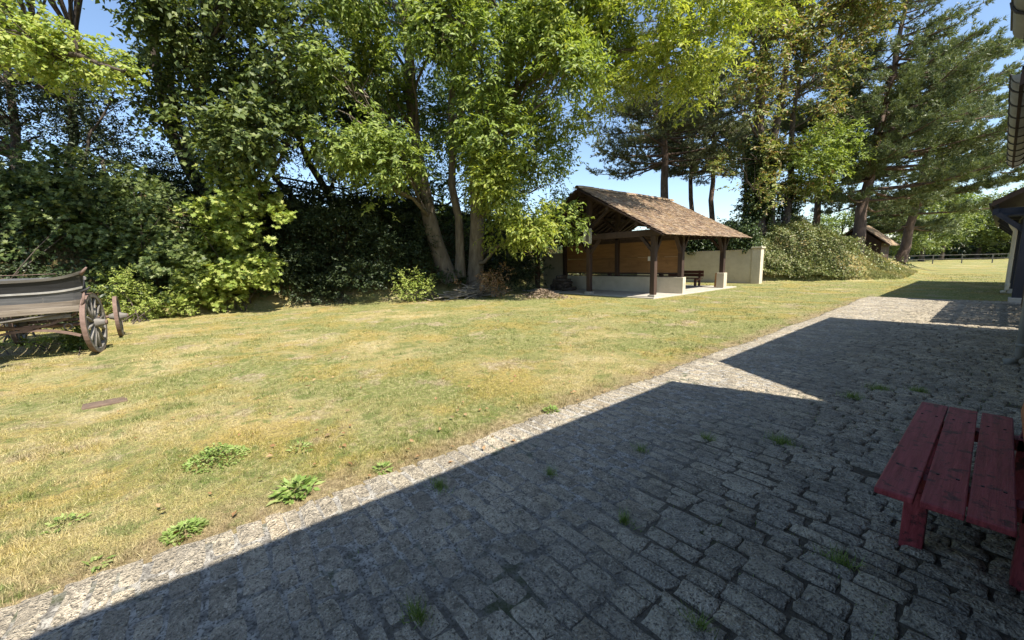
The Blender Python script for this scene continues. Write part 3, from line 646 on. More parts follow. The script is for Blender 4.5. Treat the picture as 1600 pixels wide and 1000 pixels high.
# ------------------------------------------------------------------ the timber shelter
sh = empty('timber_shelter', (0, 0, 0)); tag(sh, 'open timber shelter with clay tile roof, dark posts and cream low wall', 'shelter')
RX, RZ, EX, EZ, SY0, SY1 = -12.1, 4.74, -7.95, 2.50, 13.75, 21.5
SL = (RZ - EZ) / (EX - RX); ANG = math.atan(SL)
MB().b2((-16.3, 14.02, -0.12), (-8.46, 21.7, 0.045)).build('floor_slab', M['concrete'], sh, bevel=0.015)
def spost(x, yv, z0, z1, w_=0.2, foot=True):
    p = MB().b2((x - w_ / 2, yv - w_ / 2, z0), (x + w_ / 2, yv + w_ / 2, z1)).build('post', M['timber'], sh, bevel=0.012)
    if foot: MB().b2((x - 0.15, yv - 0.15, z0 - 0.12), (x + 0.15, yv + 0.15, z0)).build('stone_foot', M['concrete'], p, bevel=0.012)
ROWX = (-8.68, -11.92, -15.4)
for x in ROWX: spost(x, 14.32, 0.14, 2.45 if x != -11.92 else 4.5)
for x in ROWX: spost(x, 16.44, 0.74, 2.45 if x != -11.92 else 4.5, 0.2, False)
for x in ROWX: spost(x, 20.45, 0.78 if x == -8.68 else 0.14, 2.45, 0.2, x != -8.68)
for yv in (14.32, 16.44, 20.45):
    MB().b2((-15.65, yv - 0.1, 2.453), (-8.45, yv + 0.1, 2.70)).build('tie_beam', M['timber'], sh, bevel=0.012)
    for sx in (1, -1):
        x0 = RX + sx * 3.55
        MB().beam((x0, yv, 2.72), (RX + sx * 0.06, yv, RZ - 0.34), 0.14, 0.18, (0, 1, 0)).build('principal_rafter', M['timber'], sh)
    for x, sx in ((-8.68, -1), (-11.92, 1), (-11.92, -1), (-15.4, 1)):
        if yv == 16.44: continue
        MB().beam((x + sx * 0.05, yv, 1.85), (x + sx * 0.60, yv, 2.47), 0.11, 0.13, (0, 1, 0)).build('brace', M['timber'], sh)
    for sx in (1, -1):
        MB().beam((-11.92 + sx * 0.06, yv + 0.001, 2.95), (-11.92 + sx * 1.2, yv + 0.001, 3.82), 0.11, 0.12, (0, 1, 0)).build('strut', M['timber'], sh)
for x in (-8.68, -15.5):
    MB().b2((x - 0.09, 13.9, 2.703), (x + 0.09, SY1 - 0.1, 2.86)).build('wall_plate', M['timber'], sh, bevel=0.01)
for (yv, s) in ((14.32, 1), (16.44, -1), (16.44, 1), (20.45, -1), (20.45, 1)):
    MB().beam((-8.68, yv + s * 0.06, 1.78), (-8.68, yv + s * 0.66, 2.72), 0.11, 0.13, (1, 0, 0)).build('brace', M['timber'], sh)
MB().b2((RX - 0.08, SY0 + 0.1, RZ - 0.36), (RX + 0.08, SY1 - 0.1, RZ - 0.17)).build('ridge_beam', M['timber'], sh)
for sx in (1, -1):
    for f in (0.36, 0.70):
        x = RX + sx * (EX - RX) * f; z = RZ - (EX - RX) * f * SL - 0.24
        MB().b2((x - 0.07, SY0 + 0.1, z - 0.09), (x + 0.07, SY1 - 0.1, z + 0.05)).build('purlin', M['timber'], sh)
    yv = SY0 + 0.08
    while yv < SY1:
        MB().beam((RX + sx * 0.03, yv, RZ - 0.12), (RX + sx * (EX - RX - 0.06), yv, EZ - 0.09), 0.06, 0.09, (0, 1, 0)).build('rafter', M['timber'], sh); yv += 0.48
    # battens under the tiles, the roof deck and the tiles themselves
    bt = MB()
    d = sx * (EX - RX)
    bt.prism([(RX, SY0, RZ - 0.055), (RX, SY1, RZ - 0.055), (RX + d, SY1, EZ - 0.04), (RX + d, SY0, EZ - 0.04)], (0, 0, 0.02)); bt.build('roof_boarding', M['timber'], sh)
    tv, rr = MB(), random.Random(4 + sx); Ls = (EX - RX) / math.cos(ANG); row = 0; s = -0.05
    nn = Vector((sx * math.sin(ANG), 0, math.cos(ANG))); dn = Vector((sx * math.cos(ANG), 0, -math.sin(ANG)))
    while s < Ls + 0.02:
        yy = SY0 - 0.03 + (0.085 if row % 2 else 0)
        while yy < SY1 + 0.03:
            o_ = Vector((RX, yy, RZ - 0.03)); L0, L1 = s - 0.09, s + 0.135 + rr.uniform(-0.007, 0.008)
            h0, h1 = 0.006, 0.040 + rr.uniform(-0.005, 0.009); wd = 0.160; sk = rr.uniform(-0.006, 0.006)
            P = [o_ + dn * L0 + nn * h0, o_ + dn * L0 + nn * h0 + Vector((0, wd, 0)), o_ + dn * L1 + nn * h1 + Vector((0, wd + sk, 0)), o_ + dn * L1 + nn * (h1 + rr.uniform(-0.006, 0.006)) + Vector((0, sk, 0))]
            P += [P[3] - nn * 0.018, P[2] - nn * 0.018]
            tv.add(P, [(0, 3, 2, 1) if sx > 0 else (0, 1, 2, 3), (3, 4, 5, 2), (0, 1, 5, 4)]); yy += 0.168
        s += 0.125; row += 1
    tag(tv.build('roof_tiles', M['tile'], sh), kind='stuff')
    MB().beam((RX, SY0 + 0.02, RZ - 0.10), (RX + d, SY0 + 0.02, EZ - 0.09), 0.035, 0.15, (0, 1, 0)).build('barge_board', M['timber'], sh)
    MB().beam((RX, SY1 - 0.02, RZ - 0.10), (RX + d, SY1 - 0.02, EZ - 0.09), 0.035, 0.15, (0, 1, 0)).build('barge_board', M['timber'], sh)
rm = MB(); rr = random.Random(8)
rm.add([(0.13 * math.cos(math.pi * i / 8) * (1 + 0.12 * e), e * 0.40 - 0.2, 0.12 * math.sin(math.pi * i / 8) * (1 + 0.12 * e)) for e in (0, 1) for i in range(9)], [(i, i + 1, 10 + i, 9 + i) for i in range(8)])
rme = rm.mesh('ridge_tile', True)
yv = SY0 + 0.12
while yv < SY1:
    o = link('ridge_tile', rme, M['tile'], sh); o.location = (RX, yv, RZ - 0.035 + rr.uniform(-0.008, 0.012)); o.rotation_euler = (rr.uniform(-0.03, 0.03), 0, rr.uniform(-0.03, 0.03)); yv += 0.345
lw = MB().b2((-15.6, 16.32, 0.03), (-8.50, 16.56, 0.74)).build('low_wall', M['render'], sh, bevel=0.012)
MB().b2((-8.86, 20.28, 0.03), (-8.50, 20.62, 0.78)).build('low_pillar', M['render'], sh, bevel=0.012)
MB().b2((-15.5, 16.34, 0.76), (-8.72, 16.5, 0.80)).build('ledge', M['timber'], sh)
for (xa, xb) in ((-15.28, -13.68), (-13.665, -12.03), (-11.81, -10.27), (-10.255, -8.79)):
    for (za, zb) in ((0.93, 1.62), (1.628, 2.33)):
        MB().b2((xa, 16.46, za), (xb, 16.485, zb)).build('panel_board', M['panel'], sh)
MB().b2((-15.3, 16.455, 0.86), (-8.79, 16.50, 0.925)).build('panel_rail', M['timber'], sh)
MB().b2((-15.3, 16.455, 2.335), (-8.79, 16.50, 2.45)).build('panel_rail', M['timber'], sh)
# plaque on the middle gable post
pq = empty('picture_plaque', (-11.92, 14.20, 2.30)); tag(pq, 'pale framed picture plaque on the middle gable post of the shelter', 'plaque')
MB().b2((-0.23, -0.022, 0), (0.23, 0, 0.66)).build('backing', M['white'], pq)
for a, b in (((-0.23, -0.034, 0), (-0.195, -0.023, 0.66)), ((0.195, -0.034, 0), (0.23, -0.023, 0.66)), ((-0.194, -0.034, 0), (0.194, -0.023, 0.035)), ((-0.194, -0.034, 0.625), (0.194, -0.023, 0.66))):
    MB().b2(a, b).build('frame', M['railing'], pq)
MB().prism([(-0.10, -0.024, 0.08), (0.10, -0.024, 0.08), (0.08, -0.024, 0.33), (0.05, -0.024, 0.45), (-0.05, -0.024, 0.45), (-0.08, -0.024, 0.33)], (0, -0.004, 0)).build('print', M['print'], pq)
MB().prism([(0.055 * math.cos(a * math.pi / 5), -0.024, 0.51 + 0.055 * math.sin(a * math.pi / 5)) for a in range(10)], (0, -0.004, 0)).build('print', M['print'], pq)
MB().b2((-0.14, -0.028, 0.585), (0.14, -0.0235, 0.60)).build('print', M['print'], pq)
nt_ = tag(MB().b2((-10.27, 16.448, 1.46), (-9.86, 16.458, 1.66)).build('paper_notice', M['white']), 'small white paper notice pinned on the brown boards', 'notice')
# bench in the shelter
bn = empty('wooden_bench', (-10.9, 20.95, 0.045)); tag(bn, 'dark brown wooden bench with plank back inside the timber shelter', 'bench')
for z0 in (0.50, 0.665): MB().b2((-1.0, 0.20, z0), (1.0, 0.235, z0 + 0.15)).build('back_plank', M['benchwood'], bn, bevel=0.006)
for k in range(3): MB().b2((-1.0, -0.25 + k * 0.145, 0.40), (1.0, -0.12 + k * 0.145, 0.438)).build('seat_plank', M['benchwood'], bn, bevel=0.006)
for x in (-0.75, 0.75):
    MB().b2((x - 0.05, -0.22, 0), (x + 0.05, -0.12, 0.398)).build('leg', M['benchwood'], bn)
    MB().b2((x - 0.05, 0.237, 0), (x + 0.05, 0.31, 0.82)).build('leg', M['benchwood'], bn)
    MB().b2((x - 0.045, -0.118, 0.30), (x + 0.045, 0.235, 0.398)).build('crosspiece', M['benchwood'], bn)
tag(MB().beam((-9.02, 20.72, 0.05), (-9.02, 20.84, 0.76), 0.26, 0.03, (0, 1, 0)).build('leaning_board', M['panel']), 'short brown board leaning by the low pillar of the shelter', 'board')
# cream walls
gw = empty('garden_wall'); tag(gw, 'long cream rendered garden wall with end pillar beside the ivy mound', 'wall')
MB().b2((-16.4, 24.95, -0.1), (-8.98, 25.2, 1.93)).build('wall', M['render'], gw, bevel=0.01)
MB().b2((-8.98, 24.88, -0.1), (-8.52, 25.3, 1.96)).build('pillar', M['render'], gw, bevel=0.012)
MB().b2((-9.04, 24.82, 1.962), (-8.46, 25.36, 2.05)).build('pillar_cap', M['render'], gw, bevel=0.015)
gw2 = empty('garden_wall'); tag(gw2, 'short cream wall end at the shaded back corner of the shelter', 'wall')
MB().b2((-17.5, 16.75, -0.1), (-15.7, 17.0, 1.95)).build('wall', M['render'], gw2, bevel=0.01)
MB().b2((-17.55, 16.70, 1.953), (-15.65, 17.05, 2.0)).build('coping', M['render'], gw2, bevel=0.01)
# firewood
lp = empty('log_pile', (-14.35, 15.05, 0.05)); tag(lp, 'dark heap of cut logs in the shaded corner of the shelter', 'log pile')
rr = random.Random(6); lm = []
for _ in range(5):
    mb = MB(); L = rr.uniform(0.5, 0.8); mb.tube([(0, -L / 2, 0), (0.01, 0, 0.01), (0, L / 2, 0)], [0.085, 0.09, 0.08], 8); lm.append(mb.mesh('log', True)); lm[-1].materials.append(M['barkdark'])
for lay, cnt in enumerate((7, 6, 5, 4, 2)):
    for j in range(cnt):
        o = link('log', rr.choice(lm), None, lp); o.location = ((j - (cnt - 1) / 2) * 0.18 + rr.uniform(-0.03, 0.03), rr.uniform(-0.1, 0.1), 0.085 + lay * 0.15)
        o.rotation_euler = (rr.uniform(-0.1, 0.1), rr.uniform(0, 6), rr.uniform(-0.35, 0.35)); s = rr.uniform(0.8, 1.2); o.scale = (s, 1, s)

# ------------------------------------------------------------------ red bench
rb = empty('red_bench', (-0.085, 3.40, 0)); tag(rb, 'worn dark red slatted bench standing on the cobbles by the building', 'bench')
for k in range(3):
    MB().box((-0.135 + k * 0.151, 0, 0.435), (0.139, 1.76, 0.032), rz=(-0.004, 0.006, -0.003)[k]).build('seat_plank', M['red'], rb, bevel=0.006)
for yv in (-0.50, 0.55):
    MB().b2((-0.125, yv - 0.05, 0.005), (-0.035, yv + 0.05, 0.34)).build('leg', M['red'], rb, bevel=0.005)
    MB().beam((0.30, yv, 0.005), (0.305, yv, 0.42), 0.09, 0.09, (0, 1, 0)).build('leg', M['red'], rb)
    MB().b2((-0.16, yv - 0.045, 0.342), (0.33, yv + 0.045, 0.417)).build('crosspiece', M['red'], rb, bevel=0.004)
    MB().beam((0.31, yv, 0.42), (0.36, yv, 0.90), 0.09, 0.05, (0, 1, 0)).build('back_post', M['red'], rb)
sc_me = MB().tube([(0, 0, 0), (0, 0, 0.003)], 0.007, 8).mesh('screw'); sc_me.materials.append(M['zincdark'])
for yv in (-0.50, 0.55):
    for k in range(3):
        for dx in (-0.035, 0.035):
            o = link('screw', sc_me, None, rb); o.location = (-0.135 + k * 0.151 + dx, yv, 0.4512)
for z0, x0 in ((0.50, 0.285), (0.70, 0.31)):
    o = MB().box((x0, 0, z0 + 0.08), (0.028, 1.76, 0.16), rot=Matrix.Rotation(0.10, 3, 'Y')).build('back_plank', M['orange'], rb, bevel=0.006)
    o['label'] = 'orange brown back plank'

# ------------------------------------------------------------------ old wagon
wg = empty('horse_wagon', (0, 0, 0)); tag(wg, 'old grey and black horse-drawn wagon with iron-tyred spoked wheels by the shrubs', 'wagon')
def wheel(cx, cy, r, yawz, spokes=12):
    """wheel standing on the ground; its outer face looks along local +y"""
    wroot = empty('wheel', (cx, cy, r)); wroot.parent = wg; wroot.rotation_euler = (0, 0, yawz)
    def ringm(r0, r1, y0, y1, n=40):
        mb = MB(); Vs = []
        for i in range(n):
            a = 2 * math.pi * i / n; ca, sa = math.cos(a), math.sin(a)
            Vs += [(r1 * ca, y0, r1 * sa), (r1 * ca, y1, r1 * sa), (r0 * ca, y1, r0 * sa), (r0 * ca, y0, r0 * sa)]
        return mb.add(Vs, [(4 * i + j, 4 * ((i + 1) % n) + j, 4 * ((i + 1) % n) + (j + 1) % 4, 4 * i + (j + 1) % 4) for i in range(n) for j in range(4)])
    ringm(r - 0.014, r, -0.036, 0.036).build('tyre', M['rust'], wroot)
    ringm(r - 0.085, r - 0.0145, -0.032, 0.034).build('felloe', M['greywood'], wroot)
    hb = MB(); hb.tube([(0, y_, 0) for y_ in (-0.16, -0.10, -0.05, 0.05, 0.09, 0.13, 0.165)], [0.055, 0.075, 0.10, 0.10, 0.078, 0.062, 0.058], 16).build('hub', M['greywood'], wroot, True)
    MB().tube([(0, 0.166, 0), (0, 0.19, 0)], 0.05, 14).build('hub_cap', M['rust'], wroot, True)
    me = MB().tube([(0.085, -0.01, 0), (0.25 * r / 0.6, 0.004, 0), (r - 0.082, 0.006, 0)], [0.034, 0.027, 0.024], 8).mesh('spoke', True); me.materials.append(M['greywood'])
    for i in range(spokes):
        o = link('spoke', me, None, wroot); o.rotation_euler = (0, 2 * math.pi * (i + 0.3) / spokes, 0)
ST = math.radians(-7)
ax = Vector((-math.sin(ST), math.cos(ST), 0)); Wn = Vector((-11.42, -1.52, 0))
fc = Wn - ax * 0.83
wheel(Wn.x, Wn.y, 0.60, ST); lf = Wn - ax * 1.66; wheel(lf.x, lf.y, 0.60, ST + math.pi)
wheel(-13.9, -1.42, 0.50, 0.03); wheel(-13.9, -3.05, 0.50, math.pi + 0.03)
MB().tube([Wn - ax * 0.05 + Vector((0, 0, 0.6)), lf + ax * 0.05 + Vector((0, 0, 0.6))], 0.035, 10).build('axle', M['rust'], wg, True)
MB().tube([(-13.9, -1.42, 0.5), (-13.9, -3.05, 0.5)], 0.035, 10).build('axle', M['rust'], wg, True)
# body: flared sides and curved end with a rising corner
YC, HW = -2.42, 0.93
def section(t, z):                                            # half width and end overhang at height z
    f = (z - 0.95) / 0.65; return HW - 0.16 + 0.16 * f ** 0.8
def endx(z): return -11.12 + 0.22 * ((z - 0.95) / 0.65) ** 1.4
def rim_z(yv): u = (yv - YC) / HW; return 1.50 + 0.14 * abs(u) ** 3.5 + 0.02 * u
def panel(z0f, z1f, off, name, mat, th=0.03):
    """strip of the near end board between two heights, following the flare and the rim"""
    mb = MB(); n = 16; A, B = [], []
    for i in range(n + 1):
        u = -1 + 2 * i / n; zl = 0.95 + z0f * (rim_z(YC + u * HW) - 0.95); zh = 0.95 + z1f * (rim_z(YC + u * HW) - 0.95)
        rnd = -0.10 * max(0, abs(u) - 0.75) ** 2 * 16 * 0.6
        for z, Lst in ((zl, A), (zh, B)): Lst.append((endx(z) + off + rnd, YC + u * section(0, z), z))
    Vs = A + B + [(p[0] - th, p[1], p[2]) for p in A] + [(p[0] - th, p[1], p[2]) for p in B]; m = n + 1
    Fs = []
    for i in range(n):
        Fs += [(i, i + 1, m + i + 1, m + i), (2 * m + i + 1, 2 * m + i, 3 * m + i, 3 * m + i + 1), (m + i, m + i + 1, 3 * m + i + 1, 3 * m + i), (i + 1, i, 2 * m + i, 2 * m + i + 1)]
    Fs += [(0, m, 3 * m, 2 * m), (n, 2 * m + n, 3 * m + n, m + n)]
    return mb.add(Vs, Fs).build(name, M[mat], wg)
panel(0.02, 0.20, 0.012, 'end_sill', 'oldplank', 0.06); panel(0.205, 0.50, 0.0, 'end_panel', 'greypaint'); panel(0.50, 0.56, 0.022, 'trim', 'whitetrim', 0.05)
panel(0.563, 0.90, 0.004, 'end_panel', 'blackpaint'); panel(0.90, 0.985, 0.03, 'rim_rail', 'greywood', 0.07)
for s in (1, -1):                                             # long sides
    for (z0, z1, mt, off) in ((0.96, 1.19, 'greypaint', 0.0), (1.193, 1.225, 'whitetrim', 0.018), (1.228, 1.46, 'blackpaint', 0.003), (1.463, 1.51, 'greywood', 0.02)):
        ya, yb = YC + s * (section(0, z0) + off), YC + s * (section(0, z1) + off); t = 0.03 * s
        q = -0.52 if s > 0 else -0.25
        MB().add([(-11.2, ya, z0), (-14.9, ya + q, z0), (-14.9, yb + q, z1), (-11.2, yb, z1), (-11.2, ya - t, z0), (-14.9, ya - t + q, z0), (-14.9, yb - t + q, z1), (-11.2, yb - t, z1)],
                 [(0, 1, 2, 3), (7, 6, 5, 4), (0, 4, 5, 1), (3, 2, 6, 7), (0, 3, 7, 4), (1, 5, 6, 2)]).build('side_panel', M[mt], wg)
MB().b2((-14.93, YC - 1.1, 0.97), (-14.905, YC + 0.4, 1.5)).build('end_panel', M['greypaint'], wg)
for k in range(9): MB().beam((-14.88, YC - 0.95 + k * 0.148, 0.945), (-11.18, YC - 0.66 + k * 0.165, 0.945), 0.15, 0.03).build('floor_plank', M['oldplank'], wg)
for yv in (-0.45, 0.45): MB().b2((-14.8, YC + yv - 0.05, 0.80), (-11.1, YC + yv + 0.05, 0.928)).build('sole_bar', M['greywood'], wg)
mb = MB(); mb.beam((-11.02, YC - 0.80, 0.90), (-11.02, YC + 0.80, 0.93), 0.10, 0.11).build('bolster', M['oldplank'], wg, bevel=0.01)
mb = MB(); mb.beam((-11.12, YC - 0.72, 0.77), (-11.12, YC + 0.66, 0.80), 0.09, 0.08).build('bolster', M['greywood'], wg, bevel=0.01)
# corner horn, iron strap, hooks
MB().tube([(-10.93, YC + 0.90, 1.57), (-10.90, YC + 0.955, 1.64), (-10.88, YC + 1.0, 1.70)], [0.03, 0.024, 0.014], 8).build('corner_horn', M['rust'], wg, True)
MB().tube([(-10.93, YC + 0.86, 1.24), (-10.92, YC + 0.95, 1.29), (-10.92, YC + 0.99, 1.33)], [0.024, 0.02, 0.012], 8).build('iron_strap', M['zincdark'], wg, True)
MB().tube([(-11.0, YC + 0.80, 0.92), (-10.97, YC + 0.86, 1.05), (-10.94, YC + 0.9, 1.25)], 0.02, 8).build('iron_strap', M['rust'], wg, True)
MB().tube([(-11.35, YC - 0.38, 1.46)] + [(-11.35, YC - 0.29 + 0.09 * math.cos(math.pi - a * math.pi / 6), 1.60 + 0.07 * math.sin(a * math.pi / 6)) for a in range(7)] + [(-11.35, YC - 0.20, 1.46)], 0.010, 8).build('iron_loop', M['zinc'], wg, True)
MB().tube([(-11.35, YC - 0.2, 1.58), (-11.5, YC + 0.5, 1.59)], 0.006, 6).build('iron_rod', M['rust'], wg, True)
# elliptic spring over the steering axle
def spring(zs, zm, name):
    Q = []
    for i in range(13):
        u = -1 + 2 * i / 12; c = fc + ax * (u * 0.68 - 0.02) + Vector((0.30, 0, 0)); Q.append((c.x, c.y, zs + (zm - zs) * (1 - u * u)))
    mb = MB()
    for a, b in zip(Q[:-1], Q[1:]): mb.beam(a, b, 0.06, 0.042)
    mb.build(name, M['rust'], wg)
spring(0.84, 0.615, 'upper_spring'); spring(0.40, 0.565, 'lower_spring')
c = fc + Vector((0.16, 0, 0)); MB().box((c.x, c.y, 0.59), (0.34, 0.16, 0.10), rz=ST).build('spring_clamp', M['rust'], wg)
rg_ = fc + ax * 0.50 + Vector((0.22, 0, 0)); MB().tube([(rg_.x + 0.02 * math.cos(a), rg_.y + 0.055 * math.cos(a * math.pi / 6), 0.585 + 0.055 * math.sin(a * math.pi / 6)) for a in range(13)], 0.012, 6).build('iron_ring', M['greywood'], wg, True)
# footboard deck sloping towards the drawbar
R_ = Matrix.Rotation(math.radians(13), 3, 'Y')
for k in range(5):
    MB().box((-10.72, YC - 1.02 + k * 0.17, 0.975), (0.86, 0.160, 0.028), rot=R_).build('deck_plank', M['oldplank'], wg)
MB().box((-10.30, YC - 0.68, 0.865), (0.05, 0.88, 0.09), rot=R_).build('deck_edge', M['blackpaint'], wg)
for k in (0, 4): MB().beam((-11.08, YC - 1.0 + k * 0.17, 0.90), (-10.35, YC - 1.0 + k * 0.17, 0.84), 0.05, 0.06).build('deck_bearer', M['greywood'], wg)
MB().tube([(-10.85, YC - 0.95, 1.02), (-10.82, YC - 0.72, 1.13), (-10.80, YC - 0.52, 1.16), (-10.80, YC - 0.32, 1.02)], 0.016, 8).build('iron_rod', M['zincdark'], wg, True)
for k in range(4): MB().beam((-10.78, YC - 0.95 + k * 0.09, 1.0), (-10.98, YC - 0.93 + k * 0.09, 1.24), 0.05, 0.02).build('seat_slat', M['greywood'], wg)
MB().tube([(-10.35, fc.y - 0.2, 0.80), (-9.3, fc.y - 0.75, 0.55)], [0.05, 0.04], 10).build('drawbar', M['greywood'], wg, True)
# underside planks hanging loose
MB().beam((-11.05, YC - 0.60, 0.72), (-11.08, YC + 0.52, 0.86), 0.14, 0.022).build('loose_plank', M['greywood'], wg)

# ------------------------------------------------------------------ small things on the lawn
mh = empty('inspection_cover', (-6.9, -0.95, 0.0)); tag(mh, 'rusty rectangular inspection cover set in the dry lawn', 'cover')
mh.location.z = hz(-6.9, -0.95) - 0.006
MB().box((0, 0, 0.0), (0.26, 0.40, 0.03), rz=0.1).build('frame', M['rustlid'], mh, bevel=0.006)
MB().box((0, 0, 0.004), (0.21, 0.35, 0.03), rz=0.1).build('lid', M['rustlid'], mh, bevel=0.006)
def rosette(loc, r, n, rng, L, W, lift=0.5):
    a = rng.uniform(0, 2 * math.pi, n); d = np.stack([np.cos(a), np.sin(a), rng.uniform(0.1, lift, n)], 1)
    rad = rng.uniform(0, 1, n) ** 0.7 * r; P = np.stack([np.cos(a) * rad * 0.7, np.sin(a) * rad * 0.7, 0.01 + (r - rad) * rng.uniform(0.05, 0.45, n)], 1)
    d = d + rng.normal(0, 0.3, (n, 3)); return leaf_quads(P + np.array(loc), d, np.array([0, 0, 1.0]) + rng.normal(0, 0.35, (n, 3)), L * rng.uniform(0.6, 1.2, n), W * rng.uniform(0.7, 1.2, n), 0.15)
rg = np.random.default_rng(21)
WD = [((-4.03, 0.03), 0.32, 900, 0.028, 0.017, 'flat bright green clover patch in the dry lawn'),
      ((-3.05, 0.44), 0.18, 130, 0.08, 0.034, 'leafy dandelion-like weed at the sunlit path edge'),
      ((-3.02, -0.18), 0.14, 380, 0.038, 0.015, 'dense small-leaved weed by the fallen orange leaf at the path edge'),
      ((-2.93, 1.03), 0.09, 60, 0.05, 0.018, 'small weed between the leafy weed and the clover edge of the path'),
      ((-2.9, 2.86), 0.11, 100, 0.05, 0.018, 'green weed where the lawn meets the sunlit kerb stones'),
      ((-3.66, -0.78), 0.13, 50, 0.04, 0.018, 'sparse yellow green weed in the lawn nearest the corner'),
      ((-3.0, -0.56), 0.07, 18, 0.05, 0.022, 'tiny bright weed with few leaves at the path edge'),
      ((-3.75, 0.62), 0.13, 50, 0.05, 0.016, 'thin green weed in bare ground beyond the clover patch')]
for (p, r_, n_, L_, W_, lb) in WD:
    v, f = rosette((p[0], p[1], hz(*p)), r_, n_, rg, L_, W_, 0.18); o = link('weed', np_mesh('weed', v, f), M['weed']); tag(o, lb, 'weed', 'weeds along the path edge')
TF = [((-1.52, 0.64), 0.10, 160, 'grass tuft in the cobbles at the bottom edge of the picture'), ((-2.39, 1.23), 0.12, 130, 'grass tuft in the joint just inside the shadow line'),
      ((-1.98, 1.94), 0.07, 80, 'small grass tuft alone among the smooth worn stones'), ((-1.04, 3.75), 0.15, 220, 'wide grass tuft on the cobbles midway to the sunlit wedge'),
      ((-1.48, 3.36), 0.07, 90, 'round grass tuft beside the wide one on the cobbles'), ((-0.75, 6.06), 0.16, 260, 'largest grass tuft on the cobbles behind the red bench'),
      ((-0.90, 5.52), 0.15, 180, 'grass tuft at the tip of the sunlit wedge on the cobbles'), ((-0.45, 6.27), 0.11, 170, 'grass tuft just beyond the end of the red bench'),
      ((-1.3, 1.89), 0.08, 90, 'thin grass tuft in an open joint of the shaded cobbles'), ((-0.68, 1.54), 0.06, 90, 'short grass tuft low among the rough cobbles'),
      ((-1.75, 2.75), 0.10, 90, 'mossy grass wisp in a long joint of the path'), ((-0.38, 2.45), 0.12, 110, 'grass tuft near the front leg of the red bench'),
      ((-0.1, 1.95), 0.12, 110, 'grass tuft in front of the red bench end')]
for (p, r_, n_, lb) in TF:
    a = rg.uniform(0, 6.28, n_); q = np.abs(rg.normal(0, r_ * 0.36, n_))
    P = np.stack([p[0] + np.cos(a) * q * 1.3, p[1] + np.sin(a) * q * 0.7, np.full(n_, 0.012)], 1)
    v, f = blades(P, rg.uniform(0.035, 0.115, n_), np.full(n_, 0.005), 0.7, rg); o = link('grass_tuft', np_mesh('grass_tuft', v, f), M['weed']); tag(o, lb, 'grass tuft', 'grass tufts in the path')
# joint moss and fine weeds, fallen leaves
n = 14000; xx = rg.uniform(-2.6, 0.35, n); yy = rg.uniform(0.2, 16, n) ** 1.0
kp = (vnoise(np.stack([xx * 1.4, yy * 1.4, xx * 0 + 2], -1)) > 0.56) & (rg.random(n) < sm(xx, -2.6, 0.2) * 0.8 + 0.2)
P = np.stack([xx[kp], yy[kp], np.full(kp.sum(), 0.010)], 1); v, f = blades(P, rg.uniform(0.012, 0.035, len(P)), np.full(len(P), 0.006), 1.0, rg)
o = link('joint_moss', np_mesh('joint_moss', v, f), M['weed']); tag(o, 'moss and seedlings in the cobble joints', 'moss', kind='stuff')
n = 340; th = rg.uniform(0, 1.7, n); q = np.exp(rg.uniform(math.log(2.9), math.log(17), n)); xx, yy = -q * np.sin(th), q * np.cos(th)
kp = (xx < -2.5) & (xx > -15) & (yy < 13); xx, yy = xx[kp], yy[kp]; zz = height(xx, yy) + 0.03
v, f = leaf_quads(np.stack([xx, yy, zz], 1), rdir(len(xx), rg) * np.array([1, 1, 0.2]), np.array([0, 0, 1.0]) + rg.normal(0, 0.3, (len(xx), 3)), rg.uniform(0.03, 0.075, len(xx)), rg.uniform(0.02, 0.04, len(xx)), 0.3)
o = link('leaf_litter', np_mesh('leaf_litter', v, f), M['deadleaf']); tag(o, 'dry fallen leaves scattered on the lawn', 'leaves', kind='stuff')
# brush pile and chips
bp = empty('brush_pile', (-15.2, 10.1, hz(-15.2, 10.1))); tag(bp, 'heap of cut grey branches under the twin-trunk tree', 'brush pile')
rr = random.Random(12); sm_ = []
for _ in range(7):
    L = rr.uniform(1.0, 2.2); z = rr.uniform(-0.1, 0.1); b_ = rr.uniform(-0.2, 0.2)
    mb = MB(); mb.tube([(-L / 2, 0, 0), (-L / 6, b_, z), (L / 5, b_ * 0.6, z * 1.5), (L / 2, -b_, z)], [0.026, 0.022, 0.016, 0.006], 6)
    for q in range(3):
        x = rr.uniform(-0.3, 0.4) * L; mb.tube([(x, b_ * 0.7, z), (x + 0.22, b_ + rr.uniform(-0.3, 0.3), z + rr.uniform(0, 0.2)), (x + 0.45, b_ + rr.uniform(-0.5, 0.5), z + rr.uniform(-0.1, 0.3))], [0.011, 0.008, 0.003], 4)
    me = mb.mesh('branch', True); me.materials.append(M['twig']); sm_.append(me)
for k in range(70):
    o = link('branch', rr.choice(sm_), None, bp); q = abs(rr.gauss(0, 0.75)); a = rr.uniform(0, 6.28)
    o.location = (math.cos(a) * q * 0.75, math.sin(a) * q * 1.3, 0.06 + max(0, 0.55 - q * 0.42) * rr.uniform(0.1, 1)); o.rotation_euler = (rr.uniform(-0.2, 0.2), rr.uniform(-0.22, 0.22), 1.35 + rr.gauss(0, 0.75)); o.scale = [rr.uniform(0.6, 1.15)] * 3
n = 2600; q = np.abs(rg.normal(0, 0.5, n)); a = rg.uniform(0, 6.28, n); cx, cy = -12.75, 12.15
xx, yy = cx + np.cos(a) * q * 1.5, cy + np.sin(a) * q * 0.9; zz = height(xx, yy) + 0.34 * np.exp(-(q / 0.55) ** 2) * rg.uniform(0.6, 1.05, n) + 0.01
v, f = leaf_quads(np.stack([xx, yy, zz], 1), rdir(n, rg) * np.array([1, 1, 0.5]), rdir(n, rg) + np.array([0, 0, 1.2]), rg.uniform(0.05, 0.14, n), rg.uniform(0.02, 0.05, n), 0.3)
